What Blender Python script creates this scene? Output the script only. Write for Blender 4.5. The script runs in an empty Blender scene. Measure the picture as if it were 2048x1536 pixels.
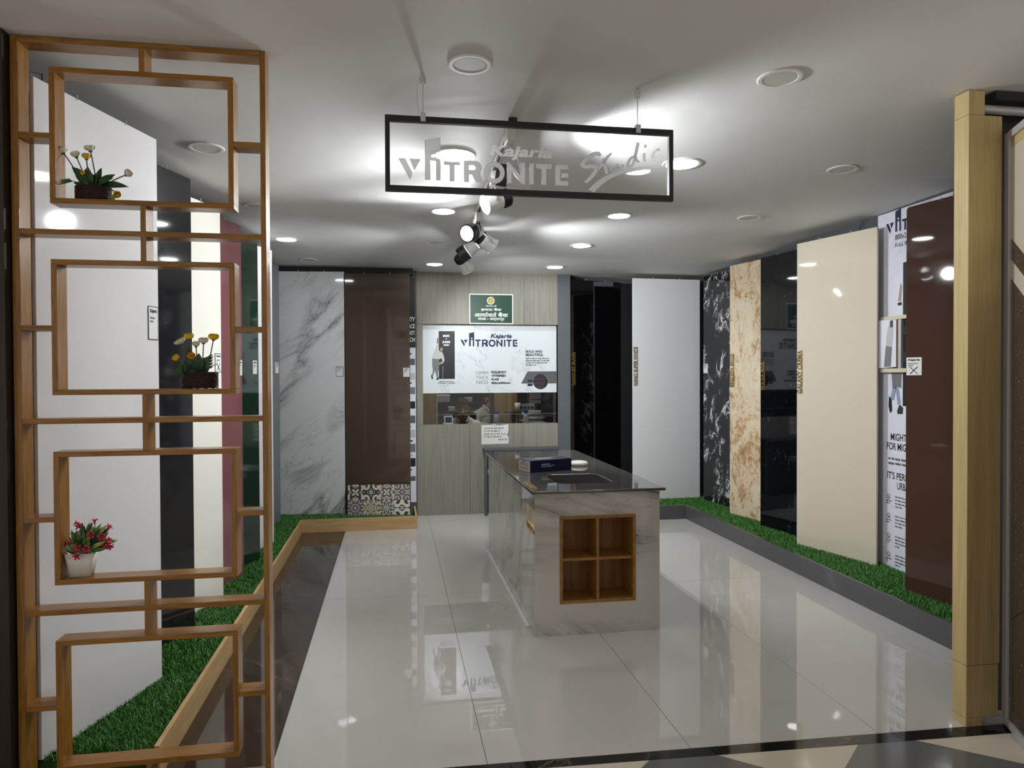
import bpy, bmesh, math, random
import numpy as np
from mathutils import Vector, Matrix

random.seed(7)
rng = np.random.default_rng(11)
PI = math.pi
D = bpy.data
sc = bpy.context.scene
C = sc.collection

# ------------------------------------------------------------------ camera, world, exposure
F_PX = 1428.35
EYE = 1.48
YAW, PITCH, ROLL = math.radians(9.3518), math.radians(-0.7726), math.radians(-0.2267)
cy, sy, cp, sp = math.cos(YAW), math.sin(YAW), math.cos(PITCH), math.sin(PITCH)
_r = Vector((cy, -sy, 0)); _f = Vector((sy*cp, cy*cp, sp)); _u = _r.cross(_f)
_c, _s = math.cos(ROLL), math.sin(ROLL)
RIGHT = _c*_r + _s*_u; UP = -_s*_r + _c*_u; FWD = _f
cam = D.objects.new('camera', D.cameras.new('camera'))
C.objects.link(cam)
cam.matrix_world = Matrix(((RIGHT.x, UP.x, -FWD.x, 0), (RIGHT.y, UP.y, -FWD.y, 0), (RIGHT.z, UP.z, -FWD.z, EYE), (0, 0, 0, 1)))
cam.data.sensor_fit = 'HORIZONTAL'
cam.data.sensor_width = 36.0
cam.data.lens = F_PX*36.0/2048
cam.data.clip_start = 0.05
sc.camera = cam

world = D.worlds.new('mall'); sc.world = world
world.use_nodes = True
world.node_tree.nodes['Background'].inputs[0].default_value = (1.0, 0.93, 0.86, 1)
world.node_tree.nodes['Background'].inputs[1].default_value = 0.30

sc.view_settings.view_transform = 'Standard'
sc.view_settings.look = 'None'
sc.view_settings.gamma = 1.0
sc.view_settings.use_curve_mapping = False
sc.view_settings.exposure = 1.18
cyc = sc.cycles
cyc.use_denoising = True
cyc.max_bounces = 8
cyc.diffuse_bounces = 4
cyc.glossy_bounces = 5
cyc.transparent_max_bounces = 12
cyc.caustics_reflective = False
cyc.caustics_refractive = False
cyc.sample_clamp_indirect = 6.0

DOWNLIGHT = 24.0      # radiance of the lit round downlights
CORRIDOR = 9.0       # radiance of the two downlights over the corridor
SPOT_W = 31.0        # power of the track spots
LENS = 30.0          # radiance of the spot lenses
TELLER_FILL = 75.0         # radiance of the added, unseen fill tube in the teller room

def ray(px, py):
    return RIGHT*((px-1024)/F_PX) + FWD - UP*((py-768)/F_PX)
def at(px, py, Y):                 # point of the plane y = Y seen at a pixel of the photograph
    d = ray(px, py); return Vector((0, 0, EYE)) + d*(Y/d.y)
def atx(px, py, X):
    d = ray(px, py); return Vector((0, 0, EYE)) + d*(X/d.x)

def ceil_z(y):
    return 2.65 - 0.0192*(y-2.6)

# ------------------------------------------------------------------ object helpers
def tag(o, label=None, cat=None, group=None, kind=None):
    if label: o['label'] = label
    if cat: o['category'] = cat
    if group: o['group'] = group
    if kind: o['kind'] = kind
    return o
def empty(name, loc=(0, 0, 0), rz=0.0, label=None, cat=None, group=None, kind=None):
    o = D.objects.new(name, None); C.objects.link(o)
    o.empty_display_size = 0.1
    o.location = loc; o.rotation_euler = (0, 0, rz)
    return tag(o, label, cat, group, kind)
def add(name, me, mat=None, parent=None, loc=None, rot=None, smooth=False):
    if isinstance(me, bmesh.types.BMesh):
        bm = me; me = D.meshes.new(name); bm.to_mesh(me); bm.free()
    if mat is not None:
        me.materials.clear(); me.materials.append(mat)
    if smooth:
        me.polygons.foreach_set('use_smooth', [True]*len(me.polygons))
    o = D.objects.new(name, me); C.objects.link(o)
    if parent is not None: o.parent = parent
    if loc is not None: o.location = loc
    if rot is not None: o.rotation_euler = rot
    return o
def box(bm, x0, y0, z0, x1, y1, z1, bev=0.0):
    vs = [bm.verts.new(p) for p in ((x0,y0,z0),(x1,y0,z0),(x1,y1,z0),(x0,y1,z0),(x0,y0,z1),(x1,y0,z1),(x1,y1,z1),(x0,y1,z1))]
    fs = [bm.faces.new([vs[i] for i in q]) for q in ((3,2,1,0),(4,5,6,7),(0,1,5,4),(1,2,6,5),(2,3,7,6),(3,0,4,7))]
    if bev > 0:
        es = list({e for f in fs for e in f.edges})
        bmesh.ops.bevel(bm, geom=es, offset=bev, segments=2, profile=0.6, affect='EDGES')
    return bm
def B(x0, y0, z0, x1, y1, z1, bev=0.0):
    bm = bmesh.new(); return box(bm, min(x0,x1), min(y0,y1), min(z0,z1), max(x0,x1), max(y0,y1), max(z0,z1), bev)
def prism(bm, pts, z0, z1):
    lo = [bm.verts.new((p[0], p[1], z0)) for p in pts]; hi = [bm.verts.new((p[0], p[1], z1)) for p in pts]
    n = len(pts)
    bm.faces.new(lo[::-1]); bm.faces.new(hi)
    for i in range(n): bm.faces.new((lo[i], lo[(i+1) % n], hi[(i+1) % n], hi[i]))
    bmesh.ops.recalc_face_normals(bm, faces=bm.faces)
    return bm
def plate(bm, pts, y0, y1):        # polygon in the x-z plane, thick in y
    lo = [bm.verts.new((p[0], y0, p[1])) for p in pts]; hi = [bm.verts.new((p[0], y1, p[1])) for p in pts]
    n = len(pts)
    bm.faces.new(lo); bm.faces.new(hi[::-1])
    for i in range(n): bm.faces.new((lo[i], hi[i], hi[(i+1) % n], lo[(i+1) % n]))
    bmesh.ops.recalc_face_normals(bm, faces=bm.faces)
    return bm
def tube(bm, pts, rad, n=8, caps=True):
    pts = [Vector(p) for p in pts]
    if not hasattr(rad, '__len__'): rad = [rad]*len(pts)
    rings = []; prev = None
    for i, p in enumerate(pts):
        t = (pts[min(i+1, len(pts)-1)] - pts[max(i-1, 0)]).normalized()
        a = prev - t*prev.dot(t) if prev is not None else t.orthogonal()
        a.normalize(); prev = a; b = t.cross(a)
        rings.append([bm.verts.new(p + rad[i]*(math.cos(2*PI*k/n)*a + math.sin(2*PI*k/n)*b)) for k in range(n)])
    for r0, r1 in zip(rings, rings[1:]):
        for k in range(n): bm.faces.new((r0[k], r0[(k+1) % n], r1[(k+1) % n], r1[k]))
    if caps:
        bm.faces.new(rings[0][::-1]); bm.faces.new(rings[-1])
    return bm
def lathe(bm, prof, n=32, m=None, sx=1.0, sy_=1.0):
    rings = []
    for r, z in prof:
        if r < 1e-6:
            rings.append([bm.verts.new((0, 0, z))])
        else:
            rings.append([bm.verts.new((r*sx*math.cos(2*PI*k/n), r*sy_*math.sin(2*PI*k/n), z)) for k in range(n)])
    new = [v for r in rings for v in r]
    for a, b in zip(rings, rings[1:]):
        for k in range(n):
            q = []
            for v in (a[k % len(a)], a[(k+1) % len(a)], b[(k+1) % len(b)], b[k % len(b)]):
                if v not in q: q.append(v)
            if len(q) > 2:
                try: bm.faces.new(q)
                except ValueError: pass
    if m is not None: bmesh.ops.transform(bm, matrix=m, verts=new)
    bmesh.ops.recalc_face_normals(bm, faces=bm.faces)
    return bm
def capsule(bm, p0, p1, r0, r1, n=10):
    p0, p1 = Vector(p0), Vector(p1); d = (p1-p0); L = d.length; t = d.normalized() if L > 1e-6 else Vector((0,0,1))
    pts, rad = [], []
    for k in range(4):
        a = PI/2*(1-k/4.0); pts.append(p0 - t*r0*math.sin(a)); rad.append(max(r0*math.cos(a), r0*0.05))
    pts.append(p0); rad.append(r0); pts.append(p1); rad.append(r1)
    for k in range(1, 5):
        a = PI/2*k/4.0; pts.append(p1 + t*r1*math.sin(a)); rad.append(max(r1*math.cos(a), r1*0.05))
    tube(bm, pts, rad, n)
def ball(bm, c, rx, ry=None, rz=None, sub=2, rot=None):
    m = Matrix.Translation(c)
    if rot is not None: m = m @ rot
    m = m @ Matrix.Diagonal((rx, ry or rx, rz or rx, 1))
    bmesh.ops.create_icosphere(bm, subdivisions=sub, radius=1.0, matrix=m)
    return bm

# flat outlines with holes, filled and thickened (loops in x-z, front towards -y)
def outline_mesh(loops, depth, bevel=0.0):
    cu = D.curves.new('outline', 'CURVE'); cu.dimensions = '2D'; cu.fill_mode = 'BOTH'
    cu.extrude = depth/2; cu.bevel_depth = bevel; cu.bevel_resolution = 0; cu.offset = -bevel
    for lp in loops:
        s = cu.splines.new('POLY'); s.points.add(len(lp)-1)
        for q, p in zip(s.points, lp): q.co = (p[0], p[1], 0, 1)
        s.use_cyclic_u = True
    return curve_to_mesh(cu)
def curve_to_mesh(cu):
    o = D.objects.new('tmp', cu); C.objects.link(o)
    me = D.meshes.new_from_object(o.evaluated_get(bpy.context.evaluated_depsgraph_get()))
    D.objects.remove(o); D.curves.remove(cu)
    a = np.empty(len(me.vertices)*3, np.float32); me.vertices.foreach_get('co', a); a = a.reshape(-1, 3)
    b = np.stack([a[:, 0], -a[:, 2], a[:, 1]], 1)
    me.vertices.foreach_set('co', b.ravel()); me.update()
    return me
_text = {}
def text_raw(s, bold, shear):
    k = (s, bold, shear)
    if k not in _text:
        cu = D.curves.new('lettering', 'FONT'); cu.body = s; cu.align_x = 'LEFT'; cu.size = 1.0
        cu.resolution_u = 3; cu.offset = bold; cu.shear = shear; cu.extrude = 0.01; cu.fill_mode = 'FRONT'
        _text[k] = curve_to_mesh(cu)
    return _text[k]
def text_fit(s, u0, u1, v0, v1, mat, parent, y=-0.0012, bold=0.0, shear=0.0, depth=0.0008, name='lettering', turn=0, spacing=None):
    src = text_raw(s, bold, shear); me = src.copy()
    a = np.empty(len(me.vertices)*3, np.float32); me.vertices.foreach_get('co', a); a = a.reshape(-1, 3)
    if turn:                                    # quarter turn: reads upwards
        a = np.stack([-a[:, 2], a[:, 1], a[:, 0]], 1)
    lo, hi = a.min(0), a.max(0)
    x = u0 + (a[:, 0]-lo[0])/(hi[0]-lo[0])*(u1-u0)
    z = v0 + (a[:, 2]-lo[2])/(hi[2]-lo[2])*(v1-v0)
    yy = y + (a[:, 1]-lo[1])/max(hi[1]-lo[1], 1e-6)*depth
    me.vertices.foreach_set('co', np.stack([x, yy, z], 1).astype(np.float32).ravel()); me.update()
    return add(name, me, mat, parent)
def rects_mesh(rects, y=-0.0012, t=0.0006):
    bm = bmesh.new()
    for x0, z0, x1, z1 in rects: box(bm, x0, y, z0, x1, y+t, z1)
    return bm
def fine_print(u0, u1, v0, v1, rows, mat, parent, y=-0.0012, seed=1, ragged=True):
    r = random.Random(seed); rc = []
    h = (v1-v0)/(rows*1.9-0.9)
    for k in range(rows):
        z1 = v1-k*h*1.9; z0 = z1-h; u = u0
        end = u1 if not ragged else u1-(u1-u0)*r.uniform(0, .12)
        if k == rows-1: end = u0+(u1-u0)*r.uniform(.35, .75)
        while u < end:
            w = h*r.uniform(1.2, 3.6); rc.append((u, z0+h*r.uniform(0, .2), min(u+w, end), z1-h*r.uniform(0, .2))); u += w+h*.5
    return add('fine_print', rects_mesh(rc, y), mat, parent)
def ribbon_loop(pts, ws):
    L, R = [], []
    for i, p in enumerate(pts):
        a = Vector(pts[max(i-1, 0)]); b = Vector(pts[min(i+1, len(pts)-1)]); t = (b-a).normalized(); n = Vector((-t.y, t.x))
        w = ws[i] if hasattr(ws, '__len__') else ws
        L.append(tuple(Vector(p)+n*w/2)); R.append(tuple(Vector(p)-n*w/2))
    return L + R[::-1]
def smooth_path(pts, n=6):
    out = []
    P = [Vector(p) for p in pts]
    for i in range(len(P)-1):
        p0, p1, p2, p3 = P[max(i-1, 0)], P[i], P[i+1], P[min(i+2, len(P)-1)]
        for k in range(n):
            t = k/n
            out.append(0.5*((2*p1)+(p2-p0)*t+(2*p0-5*p1+4*p2-p3)*t*t+(3*p1-p0-3*p2+p3)*t**3))
    out.append(P[-1]); return out
def circ(cx, cz, rx, rz=None, n=28, a0=0.0, a1=2*PI):
    rz = rz or rx
    return [(cx+rx*math.cos(a0+(a1-a0)*k/n), cz+rz*math.sin(a0+(a1-a0)*k/n)) for k in range(n)]
def join_meshes(mes):
    bm = bmesh.new()
    for m in mes: bm.from_mesh(m)
    return bm

# ------------------------------------------------------------------ materials
class NT:
    def __init__(s, name):
        s.m = D.materials.new(name); s.m.use_nodes = True; s.t = s.m.node_tree; s.p = s.t.nodes['Principled BSDF']
    def n(s, typ, **kw):
        nd = s.t.nodes.new(typ)
        for k, v in kw.items():
            if k.startswith('i_'):
                nd.inputs[k[2:].replace('_', ' ')].default_value = v
            else: setattr(nd, k, v)
        return nd
    def l(s, a, b): s.t.links.new(a, b)
    def coords(s, scale=(1,1,1), rot=(0,0,0), loc=(0,0,0), kind='Object'):
        tc = s.n('ShaderNodeTexCoord'); mp = s.n('ShaderNodeMapping')
        mp.inputs['Scale'].default_value = scale; mp.inputs['Rotation'].default_value = rot; mp.inputs['Location'].default_value = loc
        s.l(tc.outputs[kind], mp.inputs['Vector']); return mp.outputs[0]
    def noise(s, vec, scale=5, detail=6, rough=.55, dist=0, typ='FBM'):
        nd = s.n('ShaderNodeTexNoise'); nd.noise_type = typ
        nd.inputs['Scale'].default_value = scale; nd.inputs['Detail'].default_value = detail
        nd.inputs['Roughness'].default_value = rough; nd.inputs['Distortion'].default_value = dist
        s.l(vec, nd.inputs['Vector']); return nd.outputs[0]
    def ramp(s, fac, stops, interp='LINEAR'):
        nd = s.n('ShaderNodeValToRGB'); cr = nd.color_ramp; cr.interpolation = interp
        while len(cr.elements) < len(stops): cr.elements.new(0.5)
        for e, (p, c) in zip(cr.elements, stops):
            e.position = p; e.color = (c, c, c, 1) if not hasattr(c, '__len__') else (*c[:3], 1)
        s.l(fac, nd.inputs[0]); return nd.outputs[0]
    def math(s, op, a, b=None, c=None):
        nd = s.n('ShaderNodeMath'); nd.operation = op
        for i, v in enumerate((a, b, c)):
            if v is None: continue
            if hasattr(v, 'is_linked') or hasattr(v, 'node'): s.l(v, nd.inputs[i])
            else: nd.inputs[i].default_value = v
        return nd.outputs[0]
    def mix(s, fac, a, b):
        nd = s.n('ShaderNodeMix'); nd.data_type = 'RGBA'
        for sock, v in ((nd.inputs[0], fac), (nd.inputs[6], a), (nd.inputs[7], b)):
            if hasattr(v, 'node'): s.l(v, sock)
            elif hasattr(v, '__len__'): sock.default_value = (*v[:3], 1)
            else: sock.default_value = v
        return nd.outputs[2]
    def col(s, v):
        if hasattr(v, 'node'): s.l(v, s.p.inputs['Base Color'])
        else: s.p.inputs['Base Color'].default_value = (*v[:3], 1)
    def bump(s, h, strength=.2, dist=.01):
        nd = s.n('ShaderNodeBump'); nd.inputs['Strength'].default_value = strength; nd.inputs['Distance'].default_value = dist
        s.l(h, nd.inputs['Height']); s.l(nd.outputs[0], s.p.inputs['Normal'])
    def set(s, **kw):
        for k, v in kw.items(): s.p.inputs[k.replace('_', ' ')].default_value = v
        return s

def flat(name, c, rough=.5, metal=0.0, ior=1.5):
    t = NT(name); t.col(c); t.set(Roughness=rough, Metallic=metal, IOR=ior)
    v = t.coords((1,1,1)); n = t.noise(v, 90, 3); t.bump(n, .03, .002)
    return t.m
def plain(name, c, rough=.5, metal=0.0, ior=1.5):
    t = NT(name); t.col(c); t.set(Roughness=rough, Metallic=metal, IOR=ior); return t.m
def emit(name, c, s):
    t = NT(name); t.col((.8,.8,.8)); t.p.inputs['Emission Color'].default_value = (*c, 1); t.p.inputs['Emission Strength'].default_value = s
    return t.m
def speckled(name, c, c2, scale=400, rough=.07, amount=.5, ior=1.5):
    t = NT(name); v = t.coords()
    n = t.noise(v, scale, 3, .6); n2 = t.noise(v, 3, 4)
    f = t.math('MULTIPLY_ADD', t.ramp(n, [(.4, 0), (.65, 1)]), amount, t.math('MULTIPLY', n2, .25))
    t.col(t.mix(f, c, c2)); t.set(Roughness=rough, IOR=ior); return t.m
def wood(name, dark, mid, light, scale=(18, 18, 1.2), rough=.4, coat=0.0, ringy=.5, bump=.15, spec=.35):
    t = NT(name); v = t.coords(scale)
    n = t.noise(v, 2.2, 7, .6, 1.2); n2 = t.noise(v, 9, 4, .6, .3)
    f = t.math('ADD', t.math('MULTIPLY', n, .8), t.math('MULTIPLY', n2, .2))
    t.col(t.ramp(f, [(.3, dark), (.5, mid), (.72, light)])); t.set(Roughness=rough)
    t.p.inputs['Coat Weight'].default_value = coat; t.p.inputs['Coat Roughness'].default_value = .12
    t.bump(n2, bump, .002); t.p.inputs['Specular IOR Level'].default_value = spec; return t.m
def veined(name, base, base2, vein, rot=(0, .7, 0), scale=1.6, width=.02, soft=.12, rough=.06, stretch=(1, 1, .35), patch=(.45, .65), second=True, detail=7, ior=1.5, seed=0.0):
    t = NT(name); tc = t.n('ShaderNodeTexCoord'); mp = t.n('ShaderNodeMapping'); mp.vector_type = 'TEXTURE'; mp.inputs['Rotation'].default_value = rot; mp.inputs['Scale'].default_value = [1/q for q in stretch]; mp.inputs['Location'].default_value = (seed, seed*.7, seed*1.3); t.l(tc.outputs['Object'], mp.inputs['Vector']); v = mp.outputs[0]
    big = t.noise(v, scale*.8, 5, .55, .6)
    n = t.noise(v, scale, detail, .58, 1.0)
    d = t.math('ABSOLUTE', t.math('SUBTRACT', n, .5))
    thin = t.ramp(d, [(0, 1), (width, 0)]); halo = t.ramp(d, [(0, .55), (soft, 0)])
    mask = t.ramp(big, [(patch[0], 0), (patch[1], 1)])
    f = t.math('MULTIPLY', t.math('MAXIMUM', thin, halo), mask)
    if second:
        n3 = t.noise(v, scale*2.3, 5, .55, .8); d3 = t.math('ABSOLUTE', t.math('SUBTRACT', n3, .52))
        th3 = t.math('MULTIPLY', t.ramp(d3, [(0, .55), (width*.6, 0)]), mask); f = t.math('MAXIMUM', f, th3)
    bg = t.mix(t.noise(v, scale*1.4, 4), base, base2)
    t.col(t.mix(f, bg, vein)); t.set(Roughness=rough, IOR=ior); return t.m

M = {}
M['ceiling'] = NT('ceiling_paint'); _t = M['ceiling']; _v = _t.coords((1, 1, 1)); _n = _t.noise(_v, 1.1, 5, .5); _t.col(_t.ramp(_n, [(.3, (.68,.675,.655)), (.7, (.74,.735,.72))])); _t.set(Roughness=.62); _t.bump(_t.noise(_v, 1.4, 3, .5, .5), .35, .03); M['ceiling'] = _t.m
M['floor'] = speckled('polished_beige_tile', (.56,.54,.505), (.46,.44,.41), 260, .020, .5, 1.62)
M['joint'] = plain('dark_joint', (.09,.085,.08), .8)
M['emperador'] = veined('dark_brown_marble', (.035,.022,.015), (.05,.032,.022), (.13,.09,.06), (0,0,.6), 3.0, .03, .08, .05, (1,.5,1), (.4,.7), ior=1.45)
M['black_strip'] = veined('black_threshold_marble', (.006,.006,.006), (.012,.011,.01), (.22,.19,.12), (0,0,.5), 3.5, .012, .03, .06, (.6,1.4,1), (.55,.75))
M['corr_cream'] = speckled('cream_corridor_tile', (.62,.56,.45), (.54,.48,.38), 200, .09, .4)
M['corr_grey'] = speckled('grey_corridor_tile', (.13,.125,.12), (.17,.165,.155), 220, .1, .5)
M['grey_wall'] = flat('dark_grey_paint', (.075,.08,.09), .6)
M['grey_pillar'] = flat('mid_grey_paint', (.10,.108,.12), .55)
M['black_paint'] = flat('black_paint', (.008,.008,.01), .5)
M['brown_wall'] = wood('dark_brown_laminate', (.018,.012,.009), (.028,.019,.014), (.04,.028,.02), (14,14,1), .5)
M['teak'] = wood('varnished_teak', (.150,.060,.007), (.265,.118,.018), (.37,.185,.040), (26, 26, 2.2), .28, .15)
M['teak_h'] = wood('varnished_teak_rail', (.150,.060,.007), (.265,.118,.018), (.37,.185,.040), (2.2, 26, 26), .28, .15)
M['ply'] = wood('pale_ply', (.42,.26,.11), (.52,.34,.16), (.60,.42,.22), (1.5, 1.5, 14), .5)
M['oak'] = wood('light_oak_laminate', (.44,.32,.14), (.54,.41,.19), (.63,.50,.26), (22, 22, .9), .45)
M['olive'] = wood('olive_grey_laminate', (.195,.183,.148), (.255,.242,.20), (.315,.30,.255), (26, 26, .8), .5, bump=.05)
M['kerb_stone'] = veined('grey_kerb_stone', (.075,.075,.08), (.095,.095,.1), (.16,.16,.165), (0,0,.3), 2.5, .02, .1, .25, (1,1,1), (.55,.8))
M['grass'] = NT('artificial_grass'); _t = M['grass']; _g = _t.n('ShaderNodeNewGeometry'); _t.col(_t.ramp(_g.outputs['Random Per Island'], [(0, (.03,.12,.018)), (.55, (.06,.23,.03)), (.9, (.10,.32,.05)), (1, (.24,.36,.10))])); _t.set(Roughness=.55); M['grass'] = _t.m
M['mat_base'] = flat('dark_green_backing', (.02,.08,.012), .9)
M['white_gloss'] = NT('white_slab'); _t = M['white_gloss']; _t.col((.78,.765,.775)); _t.set(Roughness=.05); M['white_gloss'] = _t.m
M['white_matte'] = plain('super_white_slab', (.80,.815,.825), .22)
M['dark_slab'] = plain('charcoal_slab', (.013,.013,.0145), .06)
M['cream_slab'] = plain('warm_white_slab', (.80,.765,.68), .08)
M['pink_slab'] = plain('dusty_pink_slab', (.20,.080,.085), .06)
M['green_slab'] = plain('deep_green_slab', (.012,.03,.018), .05)
M['grey_slab'] = veined('grey_slab', (.15,.165,.175), (.18,.195,.205), (.09,.10,.11), (0,.6,0), 1.4, .012, .05, .12, (1,1,.4), (.5,.7))
M['statuario'] = veined('white_veined_marble', (.62,.64,.65), (.72,.735,.74), (.10,.105,.11), (0, -.87, 0), 1.25, .010, .075, .07, (.50, 1.0, 1.7), (.42,.58), seed=3.1)
M['statuario_warm'] = veined('white_marble_cladding', (.50,.485,.44), (.58,.565,.52), (.075,.06,.045), (-.95, .18, 0), 1.5, .013, .09, .045, (.55, .9, 2.0), (.40,.54), ior=1.65, seed=1.7)
M['brown_matte'] = speckled('brown_matte_slab', (.080,.057,.043), (.066,.047,.035), 300, .055, .4)
M['choco'] = plain('chocolate_gloss_slab', (.062,.031,.020), .04)
M['jet'] = plain('jet_black_slab', (.002,.002,.0025), .03)
M['crema'] = speckled('crema_slab', (.69,.62,.50), (.64,.57,.45), 260, .05, .3)
M['marquina'] = veined('black_white_veined_marble', (.008,.008,.010), (.012,.012,.014), (.80,.80,.79), (0, .35, 0), 3.6, .03, .035, .05, (1.2, 1.1, .75), (.50,.58), seed=5.3)
_t = NT('breccia_beige_marble'); _v = _t.coords((1.2,1.2,.8)); _n = _t.noise(_v, 2.6, 8, .66, 1.6); _n2 = _t.noise(_v, 11, 6, .7, 2.0)
_f = _t.math('ADD', _t.math('MULTIPLY', _n, .6), _t.math('MULTIPLY', _n2, .4)); _t.col(_t.ramp(_f, [(.34, (.20,.08,.03)), (.44, (.50,.32,.17)), (.5, (.68,.56,.40)), (.62, (.72,.64,.50)), (.75, (.78,.72,.60))])); _t.set(Roughness=.06); M['breccia'] = _t.m
_t = NT('volga_blue_granite'); _v = _t.coords(); _n = _t.noise(_v, 22, 6, .75, .5); _b = _t.noise(_v, 4, 4, .6, .8)
_f = _t.math('MULTIPLY', _t.ramp(_n, [(.56, 0), (.72, 1)]), _t.ramp(_b, [(.5, 0), (.68, 1)])); _t.col(_t.mix(_f, (.0035,.0038,.006), (.10,.13,.24))); _t.set(Roughness=.04); M['volga'] = _t.m
M['counter_granite'] = speckled('dark_grey_granite', (.032,.031,.030), (.055,.054,.052), 300, .05, .5, 1.6)
_t = NT('dark_grey_granite_top'); _v = _t.coords(); _n = _t.noise(_v, 160, 2, .5); _f = _t.ramp(_n, [(.70, 0), (.76, 1)]); _t.col(_t.mix(_f, _t.mix(_t.noise(_v, 300, 2), (.072,.070,.067), (.11,.107,.102)), (.36,.35,.32))); _t.set(Roughness=.05, IOR=1.65); M['counter_granite'] = _t.m
M['gold'] = plain('gold_letter_metal', (.60,.42,.14), .28, .9)
M['steel'] = plain('satin_aluminium', (.56,.55,.57), .4, .35)
M['white_metal'] = plain('white_enamel', (.72,.71,.69), .4)
M['lamp_off'] = plain('unlit_diffuser', (.52,.51,.47), .5)
M['black_metal'] = plain('black_enamel', (.012,.012,.014), .45)
M['black_frame'] = plain('black_sign_frame', (.004,.004,.004), .5)
M['paper'] = flat('white_paper', (.72,.715,.70), .7)
M['poster'] = veined('poster_print', (.66,.71,.745), (.72,.765,.79), (.36,.39,.40), (0, 1.0, 0), 1.2, .005, .025, .3, (.6, 1, 1.3), (.47,.62), seed=2.2)
M['banner'] = veined('banner_print', (.70,.71,.80), (.74,.75,.83), (.45,.46,.50), (0, .8, 0), 1.3, .006, .03, .45, (1, 1, .5), (.5,.65), seed=6.0)
M['navy'] = plain('navy_ink', (.005,.012,.052), .6)
M['ink'] = plain('black_ink', (.005,.0055,.008), .65)
M['grey_ink'] = plain('grey_ink', (.10,.10,.105), .6)
M['light_ink'] = plain('pale_grey_ink', (.46,.47,.48), .5)
M['white_ink'] = plain('white_ink', (.78,.80,.78), .5)
M['panel_ink'] = plain('near_black_print', (.007,.007,.0085), .5)
M['sign_green'] = flat('bank_sign_green', (.004,.048,.024), .45)
M['emblem_gold'] = plain('emblem_gold', (.50,.36,.07), .5)
M['emblem_ring'] = plain('emblem_ring', (.66,.66,.45), .5)
M['skin_ink'] = plain('printed_skin', (.42,.26,.19), .5)
M['hair_ink'] = plain('printed_hair', (.03,.025,.02), .5)
M['shirt_ink'] = plain('printed_shirt', (.48,.49,.48), .5)
M['trouser_ink'] = plain('printed_trousers', (.16,.165,.17), .5)
M['denim_ink'] = plain('printed_denim', (.26,.33,.43), .5)
M['lens'] = emit('spot_lens', (.93,.97,1.0), LENS)
M['lens_dim'] = emit('spot_lens_turned', (.93,.97,1.0), LENS*.6)
M['lit'] = emit('lit_diffuser', (.97,.99,1.0), DOWNLIGHT)
M['lit_corr'] = emit('lit_corridor_diffuser', (1.0,.95,.88), CORRIDOR)
M['tube'] = emit('fill_tube', (1.0,.96,.9), TELLER_FILL)

def clear_mat(name, tint=(1,1,1), refl=1.0, ior=1.5):
    t = NT(name); t.t.nodes.remove(t.p); out = t.t.nodes['Material Output']
    tr = t.n('ShaderNodeBsdfTransparent'); tr.inputs[0].default_value = (*tint, 1)
    gl = t.n('ShaderNodeBsdfGlossy'); gl.inputs['Roughness'].default_value = 0.0
    fr = t.n('ShaderNodeFresnel'); fr.inputs[0].default_value = ior
    mx = t.n('ShaderNodeMixShader'); t.l(fr.outputs[0], mx.inputs[0]); t.l(tr.outputs[0], mx.inputs[1]); t.l(gl.outputs[0], mx.inputs[2]); t.l(mx.outputs[0], out.inputs[0])
    return t.m
M['glass'] = clear_mat('clear_sheet')
M['window_glass'] = clear_mat('window_glass', (.86,.88,.87))
_t = NT('frosted_letter'); _o = _t.t.nodes['Material Output']; _t.col((.92,.93,.93)); _t.set(Roughness=.3); _tr = _t.n('ShaderNodeBsdfTransparent'); _tl = _t.n('ShaderNodeBsdfTranslucent'); _tl.inputs[0].default_value = (.95,.96,.96,1)
_m1 = _t.n('ShaderNodeMixShader'); _m1.inputs[0].default_value = .5; _t.l(_t.p.outputs[0], _m1.inputs[1]); _t.l(_tl.outputs[0], _m1.inputs[2])
_m2 = _t.n('ShaderNodeMixShader'); _m2.inputs[0].default_value = .20; _t.l(_m1.outputs[0], _m2.inputs[1]); _t.l(_tr.outputs[0], _m2.inputs[2]); _t.l(_m2.outputs[0], _o.inputs[0]); M['frost'] = _t.m
_t = NT('plant_leaf'); _g = _t.n('ShaderNodeNewGeometry'); _t.col(_t.ramp(_g.outputs['Random Per Island'], [(0, (.010,.04,.012)), (.6, (.025,.08,.02)), (1, (.10,.16,.03))])); _t.set(Roughness=.4); M['leaf'] = _t.m
_t = NT('bright_leaf'); _g = _t.n('ShaderNodeObjectInfo'); _t.col(_t.ramp(_g.outputs['Random'], [(0, (.03,.10,.03)), (.5, (.10,.22,.05)), (1, (.34,.38,.10))])); _t.set(Roughness=.45); M['leaf2'] = _t.m
M['stem'] = plain('flower_stem', (.05,.08,.05), .5)
M['petal_yellow'] = plain('yellow_petal', (.78,.52,.02), .5)
M['petal_orange'] = plain('orange_petal', (.80,.40,.02), .5)
M['petal_white'] = plain('cream_petal', (.72,.70,.55), .5)
M['petal_red'] = plain('crimson_petal', (.45,.012,.045), .5)
M['flower_eye'] = plain('flower_eye', (.70,.35,.30), .6)
M['pot_white'] = plain('white_pot', (.66,.64,.57), .35)
_t = NT('woven_basket'); _v = _t.coords((1,1,1)); _n = _t.noise(_v, 130, 4, .6, 1.0); _t.col(_t.ramp(_n, [(.35, (.012,.004,.003)), (.6, (.045,.014,.010)), (.8, (.12,.05,.04))])); _t.set(Roughness=.5); _t.bump(_n, .8, .01); M['basket'] = _t.m
M['box_navy'] = plain('navy_carton', (.006,.009,.035), .28)
M['box_side'] = plain('pale_carton_side', (.55,.48,.46), .5)
M['puck'] = plain('ivory_plastic', (.74,.72,.63), .35)
M['niche'] = wood('pine_niche', (.12,.045,.008), (.23,.095,.018), (.33,.15,.034), (14,14,1.2), .4, .2)
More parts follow.
